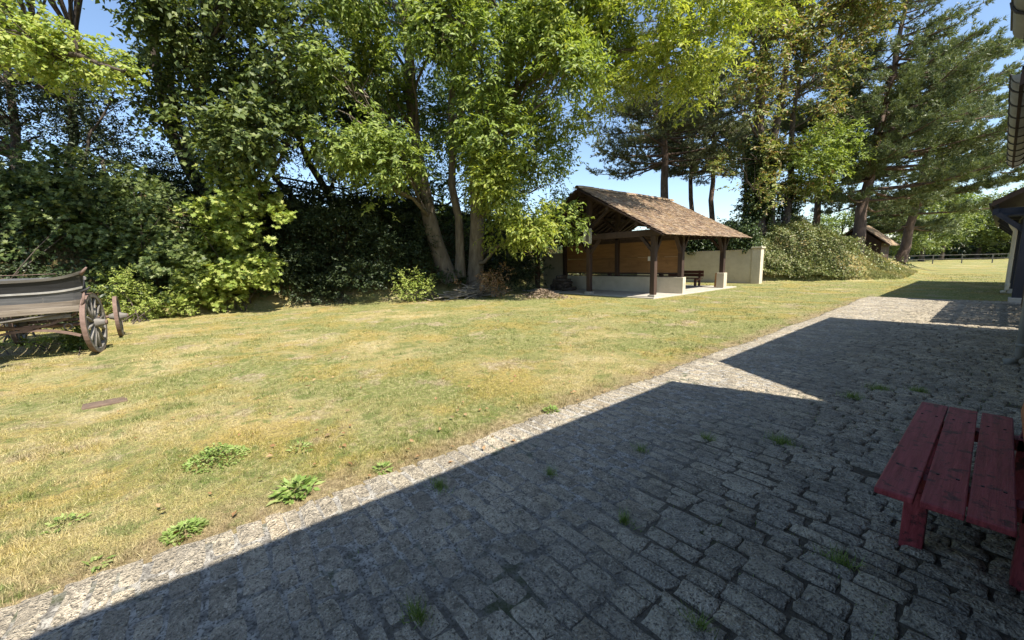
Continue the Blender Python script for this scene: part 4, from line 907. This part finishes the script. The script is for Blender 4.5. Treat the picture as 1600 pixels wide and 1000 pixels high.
o = link('wood_chips', np_mesh('wood_chips', v, f), M['chips']); tag(o, 'low heap of pale wood chips in front of the shelter', 'wood chips', kind='stuff')

# ------------------------------------------------------------------ trees
def gpt(x, y): return np.array([x, y, hz(x, y) - 0.1])
rng = np.random.default_rng(31)
# twin-trunk tree in the middle
A = gpt(-17.3, 10.1); B = gpt(-16.9, 11.3)
st = [stem_poly([A, at(672, 350, 19.3), at(650, 230, 19.0), at(640, 90, 18.6), at(630, -90, 18.4)], 0.42, 0.13, rng, 12, 0.05),
      stem_poly([B, at(748, 300, 19.2), at(770, 190, 18.8), at(800, 110, 18.4), at(830, -60, 18)], 0.38, 0.12, rng, 12, 0.05),
      stem_poly([A + [0.4, 0.4, 0.2], at(712, 330, 19.6), at(705, 200, 19.6), at(715, 60, 19.5), at(725, -80, 19.4)], 0.22, 0.10, rng, 10, 0.05),
      stem_poly([at(775, 180, 18.7), at(850, 105, 18.2), at(960, 82, 17.8), at(1060, 60, 17.4), at(1160, 20, 17.2)], 0.15, 0.04, rng, 10, 0.05)]
P1 = [(505, -170), (520, 60), (500, 180), (508, 230), (550, 240), (575, 300), (605, 290), (640, 215), (690, 225), (730, 205), (765, 250), (780, 330), (800, 375), (880, 380), (893, 330), (868, 290), (850, 235), (890, 200), (870, 150), (900, 100), (930, -170)]
P2 = [(880, -170), (860, 60), (880, 160), (930, 150), (950, 100), (1010, 120), (1060, 190), (1100, 130), (1150, 130), (1190, 70), (1225, 20), (1230, -170)]
cl = clumps_from(P1, 17.6, 3.4, 120, 42, rng); clh = clumps_from([(755, 190), (825, 195), (838, 260), (848, 330), (840, 368), (785, 368), (755, 330)], 16.4, 1.0, 22, 28, rng); cl2 = clumps_from(P2, 16.6, 2.4, 58, 38, rng)
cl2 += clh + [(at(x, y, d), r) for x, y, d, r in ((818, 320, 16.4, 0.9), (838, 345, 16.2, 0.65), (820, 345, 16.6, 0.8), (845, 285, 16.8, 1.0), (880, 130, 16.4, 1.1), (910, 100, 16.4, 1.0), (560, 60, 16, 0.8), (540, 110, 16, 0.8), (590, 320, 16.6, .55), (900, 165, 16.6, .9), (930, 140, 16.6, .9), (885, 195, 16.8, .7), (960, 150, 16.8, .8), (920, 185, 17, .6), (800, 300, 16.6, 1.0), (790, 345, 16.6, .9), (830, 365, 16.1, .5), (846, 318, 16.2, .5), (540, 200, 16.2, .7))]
make_tree('ash_tree', 'large broadleaf tree with twin leaning trunks in the middle of the picture', 'tree', st, cl, rng, M['bark'], M['ash'], None, 140, 9, 0.55, 0.20, 0.08, 0.45, extra=[('crown', cl2, M['ashsunlit'])], hole=0.46, twigs=3)
# left group on the bank
S = gpt(-20.3, 2.2)
st = [stem_poly([S, at(318, 200, 17.6), at(322, 60, 17.4), at(318, -120, 17)], 0.24, 0.13, rng, 10, 0.06),
      stem_poly([S + [-0.5, -0.9, 0], at(268, 200, 17.6), at(240, 80, 17.2), at(222, -120, 17)], 0.22, 0.11, rng, 10, 0.06),
      stem_poly([S + [-0.9, -0.3, 0], at(285, 220, 18.2), at(262, 60, 18), at(255, -120, 18)], 0.17, 0.09, rng, 10, 0.06)]
P3 = [(215, -170), (230, 20), (205, 90), (235, 150), (265, 250), (330, 260), (400, 225), (470, 235), (505, 200), (490, 120), (505, 20), (500, -170)]
cl = clumps_from(P3, 16.4, 3.0, 74, 40, rng)
make_tree('sycamore_tree', 'sycamore with slim dark stems rising above the bank on the left', 'tree', st, cl, rng, M['barkdark'], M['mapleshade'], 'trees on the left bank', 120, 7, 0.5, 0.19, 0.13, 0.4, 'quad', hole=0.43, twigs=3)
S = gpt(-20.5, -6.6)
st = [stem_poly([S, at(-60, 200, 13.8), at(-40, 60, 12.6), at(10, -120, 12)], 0.26, 0.12, rng, 10, 0.06),
      stem_poly([at(-50, 110, 13), at(40, 90, 11.4), at(110, 85, 10.6), at(190, 110, 10.4)], 0.12, 0.03, rng, 8, 0.04)]
P4 = [(-120, -170), (-110, 130), (10, 95), (70, 120), (150, 90), (205, 118), (200, 90), (140, 60), (70, 20), (60, -40), (90, -170)]
cl = clumps_from(P4, 11.2, 1.4, 36, 34, rng) + [(at(x, y_, 10.8), 0.42) for x, y_ in ((20, 70), (60, 50), (95, 62), (130, 88), (165, 100), (110, 100), (50, 95), (10, 40), (190, 112), (75, 78))]
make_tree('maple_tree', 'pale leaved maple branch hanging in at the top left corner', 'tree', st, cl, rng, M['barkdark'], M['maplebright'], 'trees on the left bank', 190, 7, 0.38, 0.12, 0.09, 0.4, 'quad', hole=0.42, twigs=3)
S = gpt(-21.5, -2.6)
st = [stem_poly([S, at(110, 260, 17), at(115, 150, 17), at(118, 60, 17)], 0.2, 0.08, rng, 9, 0.06), stem_poly([S + [0, -2, 0], at(30, 260, 17), at(10, 120, 17), at(0, 0, 17)], 0.2, 0.08, rng, 9, 0.06)]
P5 = [(-120, 60), (0, 110), (90, 80), (180, 110), (205, 180), (230, 215), (190, 260), (90, 290), (-120, 300)]
cl = clumps_from(P5, 17.2, 1.8, 58, 36, rng) + clumps_from([(-120, -60), (60, -40), (190, -60), (180, -360), (-120, -360)], 14.2, 2.2, 20, 44, rng)  # second group: canopy out of view, added to shade the foliage below
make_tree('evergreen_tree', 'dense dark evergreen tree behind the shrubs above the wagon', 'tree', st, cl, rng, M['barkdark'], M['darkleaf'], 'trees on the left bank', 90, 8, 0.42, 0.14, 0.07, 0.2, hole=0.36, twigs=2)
S = gpt(-21.9, 6.4)
st = [stem_poly([S, at(470, 220, 19.8), at(455, 130, 19.6), at(440, -20, 19.6)], 0.17, 0.08, rng, 9, 0.08), stem_poly([S + [0.2, -1.7, 0], at(390, 200, 20), at(400, 80, 20)], 0.14, 0.07, rng, 9, 0.08)]
P6 = [(330, 150), (420, 140), (500, 150), (560, 170), (600, 230), (560, 250), (500, 225), (420, 235), (330, 250)]
cl = clumps_from(P6, 20.2, 1.6, 42, 36, rng)
make_tree('elm_tree', 'dark low tree on the bank crest between sycamore and twin-trunk tree', 'tree', st, cl, rng, M['barkdark'], M['darkleaf'], 'trees on the left bank', 110, 8, 0.45, 0.14, 0.07, 0.2, hole=0.42, twigs=2)
# back row closing the view behind the middle tree
S = gpt(-24.0, 13.0)
st = [stem_poly([S, at(600, 250, 25), at(590, 100, 25), at(585, -40, 25)], 0.2, 0.1, rng, 9, 0.08), stem_poly([S + [1, 3, 0], at(760, 250, 26), at(780, 100, 26)], 0.2, 0.1, rng, 9, 0.08)]
P7 = [(520, 120), (600, 90), (700, 130), (800, 140), (850, 230), (840, 300), (780, 340), (640, 330), (540, 290)]
cl = clumps_from(P7, 24, 2.2, 44, 38, rng)
make_tree('hornbeam_tree', 'shaded tree on the bank seen between the twin trunks', 'tree', st, cl, rng, M['barkdark'], M['maple'], 'trees on the left bank', 75, 8, 0.5, 0.19, 0.11, 0.2, hole=0.44, twigs=2)

def shrub(name, label, poly, D, thick, n, rpx, mat, base, per=150, k=8, span=0.32, L=0.12, W=0.07, kind='quad', hole=0.36, group='shrubs along the bank', nst=6, droop=0.25, cat='shrub'):
    root = empty(name); tag(root, label, cat, group)
    cl = clumps_from(poly, D, thick, n, rpx, rng); cl = [(np.array([c[0], c[1], max(c[2], hz(c[0], c[1]) + 0.25 * r)]), r) for c, r in cl]
    mb = MB(); b = gpt(*base)
    for i in rng.choice(len(cl), min(nst * 2, len(cl)), replace=False):
        s0 = b + np.array([rng.normal(0, 0.35), rng.normal(0, 0.35), 0]); s0[2] = hz(s0[0], s0[1]) - 0.05
        mb.tube(curve(s0, cl[i][0], rng.normal(0, 0.1, 3), 6, 0.25), np.linspace(min(0.022, 0.10 * rpx / pxm(D)), 0.005, 6), 6, False)
    mb.build('stems', M['barkdark'], root, True)
    C, Dd = clump_points(cl, per, rng, 0.85, hole, 1.4)
    g = height(C[:, 0], C[:, 1]); ok = C[:, 2] > g + 0.03; C, Dd = C[ok], Dd[ok]
    v, f = spray_leaves(C, Dd, rng, k, span, L, W, droop, kind); link('foliage', np_mesh('foliage', v, f), mat, root)
    return root
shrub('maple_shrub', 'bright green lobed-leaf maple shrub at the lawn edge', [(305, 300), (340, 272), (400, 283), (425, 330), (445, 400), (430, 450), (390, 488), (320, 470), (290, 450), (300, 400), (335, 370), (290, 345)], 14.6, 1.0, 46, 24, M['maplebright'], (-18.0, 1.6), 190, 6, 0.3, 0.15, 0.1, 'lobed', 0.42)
shrub('maple_shrub', 'tall green maple shrub behind the wagon box', [(-60, 255), (60, 240), (130, 262), (160, 330), (160, 440), (-60, 445)], 14.0, 1.1, 44, 30, M['mapleshade'], (-19.0, -4.6), 170, 6, 0.32, 0.14, 0.1, 'lobed', 0.38)
shrub('maple_shrub', 'dense green shrub rising behind the wagon wheels', [(120, 270), (200, 268), (265, 320), (285, 400), (270, 460), (180, 470), (150, 400)], 14.2, 1.1, 40, 28, M['mapleshade'], (-18.8, -1.2), 170, 6, 0.32, 0.13, 0.1, 'lobed', 0.38)
shrub('nettle_clump', 'pale green nettles at the foot of the shrubs beside the wagon wheel', [(150, 430), (210, 420), (250, 450), (285, 480), (240, 500), (170, 505), (150, 470)], 13.0, 0.5, 26, 17, M['maplebright'], (-17.2, -1.4), 420, 8, 0.2, 0.07, 0.035, 'quad', 0.30)
shrub('bramble_shadow', 'low dark brambles added to stand for the shadow under the wagon', [(-60, 425), (110, 430), (140, 470), (120, 512), (-60, 515)], 12.0, 0.6, 40, 17, M['darkleaf'], (-15.6, -3.8), 330, 6, 0.2, 0.09, 0.06, 'quad', 0.25)  # dark foliage added where the wagon's black shadow should reach the shrubs
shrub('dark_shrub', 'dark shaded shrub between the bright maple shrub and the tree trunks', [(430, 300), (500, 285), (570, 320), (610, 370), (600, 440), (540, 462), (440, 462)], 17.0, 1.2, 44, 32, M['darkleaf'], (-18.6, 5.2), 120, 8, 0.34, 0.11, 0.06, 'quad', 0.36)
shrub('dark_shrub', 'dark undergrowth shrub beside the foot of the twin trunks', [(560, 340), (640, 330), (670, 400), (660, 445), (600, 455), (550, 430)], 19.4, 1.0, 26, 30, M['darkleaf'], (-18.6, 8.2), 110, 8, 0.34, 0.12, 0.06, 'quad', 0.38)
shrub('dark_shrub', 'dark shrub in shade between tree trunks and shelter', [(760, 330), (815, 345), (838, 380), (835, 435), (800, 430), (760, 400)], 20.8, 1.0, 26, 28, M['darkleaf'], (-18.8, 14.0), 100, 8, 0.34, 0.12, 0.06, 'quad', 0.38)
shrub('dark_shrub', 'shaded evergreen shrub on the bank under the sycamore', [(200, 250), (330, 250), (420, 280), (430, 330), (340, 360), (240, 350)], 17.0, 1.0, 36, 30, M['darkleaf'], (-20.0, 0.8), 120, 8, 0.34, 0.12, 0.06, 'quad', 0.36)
shrub('dead_leaf_sapling', 'sapling with withered orange brown leaves at the foot of the twin trunks', [(745, 425), (785, 418), (792, 440), (770, 460), (735, 460), (710, 440)], 17.6, 0.4, 14, 11, M['deadleaf'], (-15.9, 10.4), 300, 6, 0.25, 0.10, 0.05, 'quad', 0.34, 'saplings by the brush pile', 5)
shrub('green_sapling', 'small green sapling growing beside the brush pile', [(625, 430), (665, 425), (670, 460), (625, 465)], 16.8, 0.4, 10, 12, M['maplebright'], (-15.6, 8.4), 230, 6, 0.25, 0.10, 0.05, 'quad', 0.36, 'saplings by the brush pile', 4)
shrub('wheel_weed', 'leafy weed growing through behind the near wagon wheel', [(108, 520), (130, 515), (135, 540), (125, 550), (108, 545)], 8.3, 0.15, 7, 10, M['maple'], (-11.9, -1.9), 1500, 6, 0.12, 0.06, 0.045, 'quad', 0.25, None, 3, cat='weed')
shrub('weed_strip', 'low pale weeds on the lawn under the wagon box', [(-20, 540), (60, 535), (90, 545), (60, 556), (-20, 565)], 8.6, 0.3, 12, 8, M['maplebright'], (-12.4, -2.6), 1500, 6, 0.1, 0.05, 0.035, 'quad', 0.25, None, 3, cat='weed')

# ivy and ground cover on the bank and the mound
def cover(name, label, n, fx, L, W, mat, thick, pw=1.0):
    x, y_ = fx(n); z = height(x, y_); e = 0.15
    nx_ = -(height(x + e, y_) - height(x - e, y_)) / (2 * e); ny_ = -(height(x, y_ + e) - height(x, y_ - e)) / (2 * e)
    Nn = nrm(np.stack([nx_, ny_, np.ones(n)], 1))
    puff = thick * (0.25 + 1.2 * vnoise(np.stack([x * 1.7, y_ * 1.7, z * 1.7], -1)) * vnoise(np.stack([x * 0.6 + 5, y_ * 0.6, z * 0.6], -1)) * 2 * rng.uniform(0.3, 1, n) ** 0.5)
    P = np.stack([x, y_, z], 1) + Nn * puff[:, None]
    d = rdir(n, rng) + np.array([0.2, -0.2, -0.1]); v, f = leaf_quads(P, d, Nn + rng.normal(0, 0.5, (n, 3)) + np.array([0, 0, 0.4]), L * rng.uniform(0.6, 1.3, n), W * rng.uniform(0.6, 1.3, n), 0.2)
    o = link(name, np_mesh(name, v, f), mat); tag(o, label, 'ground cover', kind='stuff'); return o
def f_mound(n):
    X, Y = [], []; c = 0
    while c < n:
        x = rng.uniform(-12, -2.5, n); y_ = rng.uniform(25.2, 36, n); z = height(x, y_)
        k = (z > 0.12) & (rng.random(n) < 1 - sm(x + 0.18 * (y_ - 27), -6.4, -4.4) * 0.95) & (rng.random(n) < 1 - sm(y_, 29.5, 34) * 0.85); X.append(x[k]); Y.append(y_[k]); c += k.sum()
    return np.concatenate(X)[:n], np.concatenate(Y)[:n]
cover('ground_cover', 'thick olive green ground cover plants on the mound beside the cream wall', 52000, f_mound, 0.13, 0.075, M['vinca'], 0.62)
sx_, sy_ = f_mound(420); sz_ = height(sx_, sy_) + 0.3
v, f = spray_leaves(np.stack([sx_, sy_, sz_], 1), rng.normal(0, 0.45, (420, 3)) + np.array([0.15, -0.15, 1.0]), rng, 14, 0.75, 0.12, 0.06, 0.1)
o = link('stray_shoots', np_mesh('stray_shoots', v, f), M['vinca']); tag(o, 'stray leafy shoots standing above the ground cover on the mound', 'shoots', kind='stuff')
def f_mound2(n):
    X, Y = [], []; c = 0
    while c < n:
        x = rng.uniform(-9, -2.3, n); y_ = rng.uniform(27, 40, n); z = height(x, y_); k = (z > 0.1) & (x > -7 - 0.1 * (y_ - 27)); X.append(x[k]); Y.append(y_[k]); c += k.sum()
    return np.concatenate(X)[:n], np.concatenate(Y)[:n]
x, y_ = f_mound2(26000); v, f = blades(np.stack([x, y_, height(x, y_)], 1), rng.uniform(0.08, 0.26, len(x)), np.full(len(x), 0.03), 0.7, rng)
o = link('dry_grass', np_mesh('dry_grass', v, f), M['grass']); tag(o, 'dry grass on the low end of the mound', 'grass', kind='stuff')
def f_bank(n):
    X, Y = [], []; c = 0
    while c < n:
        x = rng.uniform(-23, -15.5, n); y_ = rng.uniform(-9, 25, n); z = height(x, y_); k = (z > 0.25) & (rng.random(n) < 0.35 + sm(z, 0.3, 1.2)); X.append(x[k]); Y.append(y_[k]); c += k.sum()
    return np.concatenate(X)[:n], np.concatenate(Y)[:n]
cover('ivy_cover', 'dark ivy and undergrowth covering the steep bank behind the trees', 44000, f_bank, 0.16, 0.11, M['ivy'], 0.5)
hd = empty('ivy_hedge'); tag(hd, 'dark ivy hedge hanging over the top of the cream garden wall', 'hedge')
n = 20000; x = rng.uniform(-17.5, -8.9, n); u = rng.normal(0, 0.32, n); z = 1.75 + np.abs(rng.normal(0.45, 0.5, n)) + 0.35 * vnoise(np.stack([x * 1.3, u, u], -1))
yb = 25.45 + u * (0.8 + 0.3 * vnoise(np.stack([x * 2, z, u], -1))); yb = np.where(z < 1.97, np.maximum(yb, 25.27), yb)
hang = rng.random(n) < 0.03; z = np.where(hang, rng.uniform(1.72, 2.0, n), z); yb = np.where(hang, rng.uniform(24.80, 24.92, n), yb); keep = ~(hang & (vnoise(np.stack([x * 1.6, x * 0, x * 0], -1)) < 0.62)); 
P = np.stack([x, yb, z], 1)[keep]; v, f = leaf_quads(P, rdir(len(P), rng) + np.array([0.1, -0.3, -0.4]), rdir(len(P), rng) * 0.7 + np.array([0.3, -0.4, 0.6]), 0.13, 0.10, 0.2)
link('foliage', np_mesh('foliage', v, f), M['ivy'], hd)
mb = MB()
for q in range(16): x0 = rng.uniform(-17, -9); mb.tube([(x0, 25.5, 0.0), (x0 + rng.normal(0, 0.2), 25.45, 1.2), (x0 + rng.normal(0, 0.4), 25.4, 2.3)], [0.03, 0.025, 0.012], 5, False)
mb.build('stems', M['barkdark'], hd, True)

# fence on the bank crest
bf_ = empty('bank_fence'); tag(bf_, 'weathered post and rail fence along the bank crest under the trees', 'fence')
prev = None
for k in range(11):
    yv = -2.0 + k * 1.5; x0 = -22.6; z = hz(x0, yv)
    MB().tube([(x0, yv, z - 0.2), (x0 + 0.02, yv, z + 1.45)], [0.075, 0.065], 8).build('post', M['barkdark'], bf_, True)
    if prev:
        for hh in (0.55, 0.95, 1.32): MB().beam((x0 + 0.05, prev[0], prev[1] + hh), (x0 + 0.05, yv, z + hh), 0.05, 0.09).build('rail', M['barkdark'], bf_)
    prev = (yv, z)

# ------------------------------------------------------------------ right side: ivy-clad tree, pines, hut, far field
S = gpt(-9.9, 28.4)
st = [stem_poly([S, at(1186, 250, 25.6), at(1188, 120, 25.4), at(1210, -80, 25)], 0.42, 0.14, rng, 11, 0.06),
      stem_poly([S + [0.5, 0.3, 0], at(1208, 230, 25.6), at(1228, 100, 25.4), at(1240, -60, 25)], 0.26, 0.10, rng, 10, 0.06),
      stem_poly([S + [1.1, 0.7, 0], at(1236, 290, 26.2), at(1240, 200, 26), at(1262, 60, 25.8)], 0.24, 0.09, rng, 10, 0.06)]
P8 = [(1130, -170), (1160, 60), (1140, 150), (1150, 250), (1165, 330), (1230, 340), (1270, 300), (1320, 290), (1340, 230), (1300, 170), (1330, 90), (1390, 30), (1390, -170)]
cl = clumps_from(P8, 25.4, 2.6, 74, 32, rng)
ivy = [(at(1186 + rng.normal(0, 5), y, 25.4 + rng.normal(0, 0.15)), 0.72) for y in np.linspace(225, 372, 14)] + [(at(1236 + rng.normal(0, 5), y, 26.0 + rng.normal(0, 0.15)), 0.55) for y in np.linspace(260, 360, 10)]
T = make_tree('ivy_clad_tree', 'tall tree with ivy-wrapped trunk and browning leaves behind the cream wall', 'tree', st, cl, rng, M['barkdark'], M['drought'], None, 95, 8, 0.5, 0.21, 0.10, 0.3, hole=0.47, twigs=3)
C, D_ = clump_points(ivy, 330, rng, 0.9, 0.2); v, f = spray_leaves(C, D_, rng, 5, 0.25, 0.15, 0.12, 0.4); link('ivy', np_mesh('ivy', v, f), M['ivy'], T)
cl_y = clumps_from([(1240, 220), (1300, 190), (1340, 215), (1330, 260), (1260, 300)], 24.6, 1.0, 12, 26, rng)
C, D_ = clump_points(cl_y, 90, rng); v, f = spray_leaves(C, D_, rng, 8, 0.5, 0.19, 0.085, 0.3); link('crown', np_mesh('crown', v, f), M['ash'], T)

def pine(name, label, base, topp, r0, whorls, z0f, rad_fn, rng, mat, lean_side=None, dens=1.0, tl=0.20, tw=0.012, group='pines'):
    root = empty(name); tag(root, label, 'pine tree', group)
    base, topp = np.array(base, float), np.array(topp, float); base[2] = hz(base[0], base[1]) - 0.2
    P, R = stem_poly([base, base * 0.66 + topp * 0.34 + rng.normal(0, 0.12, 3), base * 0.33 + topp * 0.67 + rng.normal(0, 0.15, 3), topp], r0, 0.05, rng, 12, 0.05)
    mb = MB(); mb.tube(P, R, 12, False); mb.build('trunk', M['pinebark'], root, True)
    mb = MB(); C, D = [], []
    for w_ in range(whorls):
        f = z0f + (1 - z0f) * (w_ + rng.uniform(-0.3, 0.3)) / whorls; f = min(max(f, 0.02), 0.985); i = f * 11; j = min(int(i), 10); p = P[j] + (P[j + 1] - P[j]) * (i - j)
        for b in range(rng.integers(4, 7)):
            a = rng.uniform(0, 2 * math.pi); dv = np.array([math.cos(a), math.sin(a), 0])
            Lb = rad_fn(f) * rng.uniform(0.6, 1.12) * (1 + (0.35 * np.dot(dv, lean_side) if lean_side is not None else 0))
            if Lb < 0.4: continue
            e = p + dv * Lb + np.array([0, 0, Lb * rng.uniform(-0.14, 0.24)]); Q = curve(p, e, rng.normal(0, 0.05 * Lb, 3) + np.array([0, 0, -0.10 * Lb]), 7, 0.0)
            mb.tube(Q, np.linspace(0.025 + 0.014 * Lb, 0.012, 7), 5, False)
            ns = int(Lb * 5.2)
            for s in range(ns):
                t = rng.uniform(0.28, 1.0); q = Q[min(int(t * 6), 5)]; q = q + (Q[min(int(t * 6), 5) + 1] - q) * (t * 6 - int(t * 6) if t < 1 else 1)
                side = np.array([-dv[1], dv[0], 0]) * rng.choice([-1, 1]); ls = (0.35 + 0.55 * (1 - t)) * Lb * 0.42 * rng.uniform(0.5, 1.2)
                e2 = q + (side * 0.8 + dv * 0.7) * ls + np.array([0, 0, ls * rng.uniform(-0.25, 0.75)])
                if s % 2 == 0: mb.tube([q, (q + e2) / 2 + np.array([0, 0, -0.03]), e2], [0.014, 0.010, 0.005], 4, False)
                m = max(3, int(ls * 13 * dens)); tt = rng.uniform(0.25, 1.05, (m, 1))
                C.append(q + (e2 - q) * tt + rng.normal(0, 0.07, (m, 3)) + np.array([0, 0, 0.03])); D.append(np.tile(side * 0.4 + dv * 0.6 + np.array([0, 0, 0.55]), (m, 1)) + rng.normal(0, 0.35, (m, 3)))
    mb.build('branches', M['pinebark'], root, True)
    C, D = np.concatenate(C), np.concatenate(D); v, f = needle_tufts(C, D, rng, 6, tl, tw * 1.3); link('crown', np_mesh('crown', v, f), mat, root)
    print(label, len(C)); return root
bx = lambda x, y_, D: at(x, y_, D)
pine('pine_tree', 'huge leaning pine with sweeping flat branches at the upper right', at(1338, 372, 27), at(1425, -60, 28.5), 0.36, 25, 0.21, lambda f: 0.3 + 5.0 * min(1, (1.0 - f) / 0.5) ** 1.15, rng, M['needle'], np.array([0.75, 0.4, 0]), 1.2, 0.22, 0.018)
pine('pine_tree', 'second pine filling the view right of the huge leaning pine', at(1408, 385, 33), at(1492, 60, 34), 0.34, 19, 0.19, lambda f: 0.4 + 4.4 * min(1, (1.0 - f) / 0.3) ** 0.8, rng, M['needle'], np.array([0.2, 0.1, 0]), 1.4, 0.26, 0.02)
pine('pine_tree', 'dark pine with straight trunk rising behind the shelter ridge', at(1037, 345, 32), at(1040, 20, 32), 0.36, 19, 0.36, lambda f: 1.2 + 4.4 * math.sin(min(1, (1.05 - f) / 0.85) * 2.3), rng, M['needledark'], None, 0.62, 0.24, 0.021)
pine('pine_tree', 'slim dark pine left of the ivy-clad trunk', at(1088, 350, 37), at(1080, 90, 37), 0.24, 13, 0.40, lambda f: 1.0 + 3.2 * math.sin(min(1, (1.05 - f) / 0.7) * 2.4), rng, M['needledark'], None, 0.8, 0.26, 0.021)
pine('pine_tree', 'slim dark pine next to the ivy-clad trunk', at(1112, 350, 36), at(1118, 80, 36), 0.26, 13, 0.40, lambda f: 1.0 + 3.4 * math.sin(min(1, (1.05 - f) / 0.7) * 2.4), rng, M['needledark'], None, 0.8, 0.26, 0.021)
pine('pine_tree', 'pine stem with low forked limb between ivy-clad tree and huge pine', at(1274, 372, 31), at(1300, 60, 32), 0.26, 13, 0.42, lambda f: 1.0 + 3.6 * math.sin(min(1, (1.05 - f) / 0.7) * 2.3), rng, M['needle'], np.array([0.5, 0.2, 0]), 1.3, 0.24, 0.019)
pine('pine_tree', 'thin pine stem just left of the ivy-wrapped trunk base', at(1160, 362, 38), at(1165, 120, 38), 0.20, 10, 0.46, lambda f: 0.8 + 2.6 * math.sin(min(1, (1.05 - f) / 0.6) * 2.4), rng, M['needledark'], None, 0.8, 0.26, 0.021)

# hut beyond the mound
ht = empty('timber_hut', (-7.1, 40.0, 1.0)); tag(ht, 'small gabled hut with brown boarded end beyond the mound', 'hut')
MB().prism([(-1.35, 0, -1.0), (1.35, 0, -1.0), (1.35, 0, 1.25), (0, 0, 2.45), (-1.35, 0, 1.25)], (0, 3.4, 0)).build('walls', M['timber'], ht)
for sx in (1, -1):
    r_ = MB().prism([(0, -0.35, 2.72), (sx * 1.85, -0.35, 1.15), (sx * 1.85, 3.8, 1.15), (0, 3.8, 2.72)], (0, 0, -0.10)).build('roof', M['tile'], ht)
    MB().beam((0, -0.38, 2.64), (sx * 1.87, -0.38, 1.06), 0.04, 0.18, (0, 1, 0)).build('barge_board', M['timber'], r_)
for k in range(9): MB().b2((-1.32 + k * 0.295, -0.025, -0.9), (-1.05 + k * 0.295, -0.001, 1.2)).build('board', M['timber'], ht)
w_ = MB().b2((-0.3, -0.06, 1.28), (0.3, -0.027, 1.75)).build('window', M['zincdark'], ht)
MB().b2((-0.36, -0.05, 1.22), (-0.301, -0.02, 1.81)).build('frame', M['railing'], w_)
# far fence and trees of the field
ff = empty('field_fence'); tag(ff, 'pale post and rail fence along the far side of the field', 'fence')
pr = None
for k in range(16):
    x0, y0 = -26 + k * 2.3, 62 + k * 0.9; z = hz(x0, y0)
    MB().b2((x0 - 0.05, y0 - 0.05, z - 0.1), (x0 + 0.05, y0 + 0.05, z + 1.0)).build('post', M['greywood'], ff)
    if pr is not None:
        for h in (0.55, 1.0): MB().beam((pr[0], pr[1] - 0.09, pr[2] + h), (x0, y0 - 0.09, z + h), 0.04, 0.05).build('rail', M['greywood'], ff)
    pr = (x0, y0, z)
far = [(1405, 56, 9.0, 'leafy far tree nearest the mound end beyond the fence', 'farleaf'), (1440, 60, 9.5, 'round far tree behind the field fence left of the dark trunk', 'farleaf'),
       (1470, 66, 11.0, 'tall far tree behind the field fence middle', 'maple'), (1527, 66, 7.6, 'spreading far tree with dark forked trunk in the field', 'farleaf'),
       (1562, 70, 11.0, 'far tree behind the shed post', 'maple'), (1250, 62, 8.0, 'far leafy tree showing left of the hut', 'maple'), (1195, 66, 8.0, 'far tree low behind the ivy-clad trunk', 'darkleaf'),
       (1360, 64, 9.0, 'far tree right behind the hut', 'maple'), (1600, 62, 11.0, 'far tree at the frame edge beyond the shed', 'farleaf'), (1500, 80, 10.5, 'small distant tree on the field horizon', 'darkleaf'), (1130, 66, 7.5, 'far tree low behind the shelter end', 'darkleaf'), (1310, 68, 8.0, 'far tree behind the hut ridge', 'maple')]
for (x, D, H_, lb, mt) in far:
    g = at(x, 400, D); g = np.array([g[0], g[1], hz(g[0], g[1])]); st = [stem_poly([g, g + [0.2, 0, H_ * 0.4], g + [0.1, 0.2, H_ * 0.8]], 0.28, 0.08, rng, 7, 0.08)]
    cl = [(g + np.array([rng.normal(0, H_ * 0.22), rng.normal(0, H_ * 0.22), H_ * rng.uniform(0.25, 0.95)]), H_ * rng.uniform(0.12, 0.2)) for _ in range(15)]
    make_tree('field_tree', lb, 'tree', st, cl, rng, M['barkdark'], M[mt], 'far trees around the field', 34, 7, 0.7, 0.36, 0.2, 0.2, hole=0.35, twigs=1)
n = 12000; x = rng.uniform(-70, 60, n); y_ = 108 + rng.normal(0, 3, n); z = np.abs(rng.normal(0, 2.2, n)) * (0.6 + vnoise(np.stack([x * 0.15, x * 0, x * 0], -1)))
v, f = leaf_quads(np.stack([x, y_, z], 1), rdir(n, rng), rdir(n, rng) + np.array([0.4, -0.4, 0.5]), 1.1, 0.8, 0.2); o = link('treeline', np_mesh('treeline', v, f), M['darkleaf']); tag(o, 'dark distant wood closing the far side of the field', 'wood', kind='stuff')
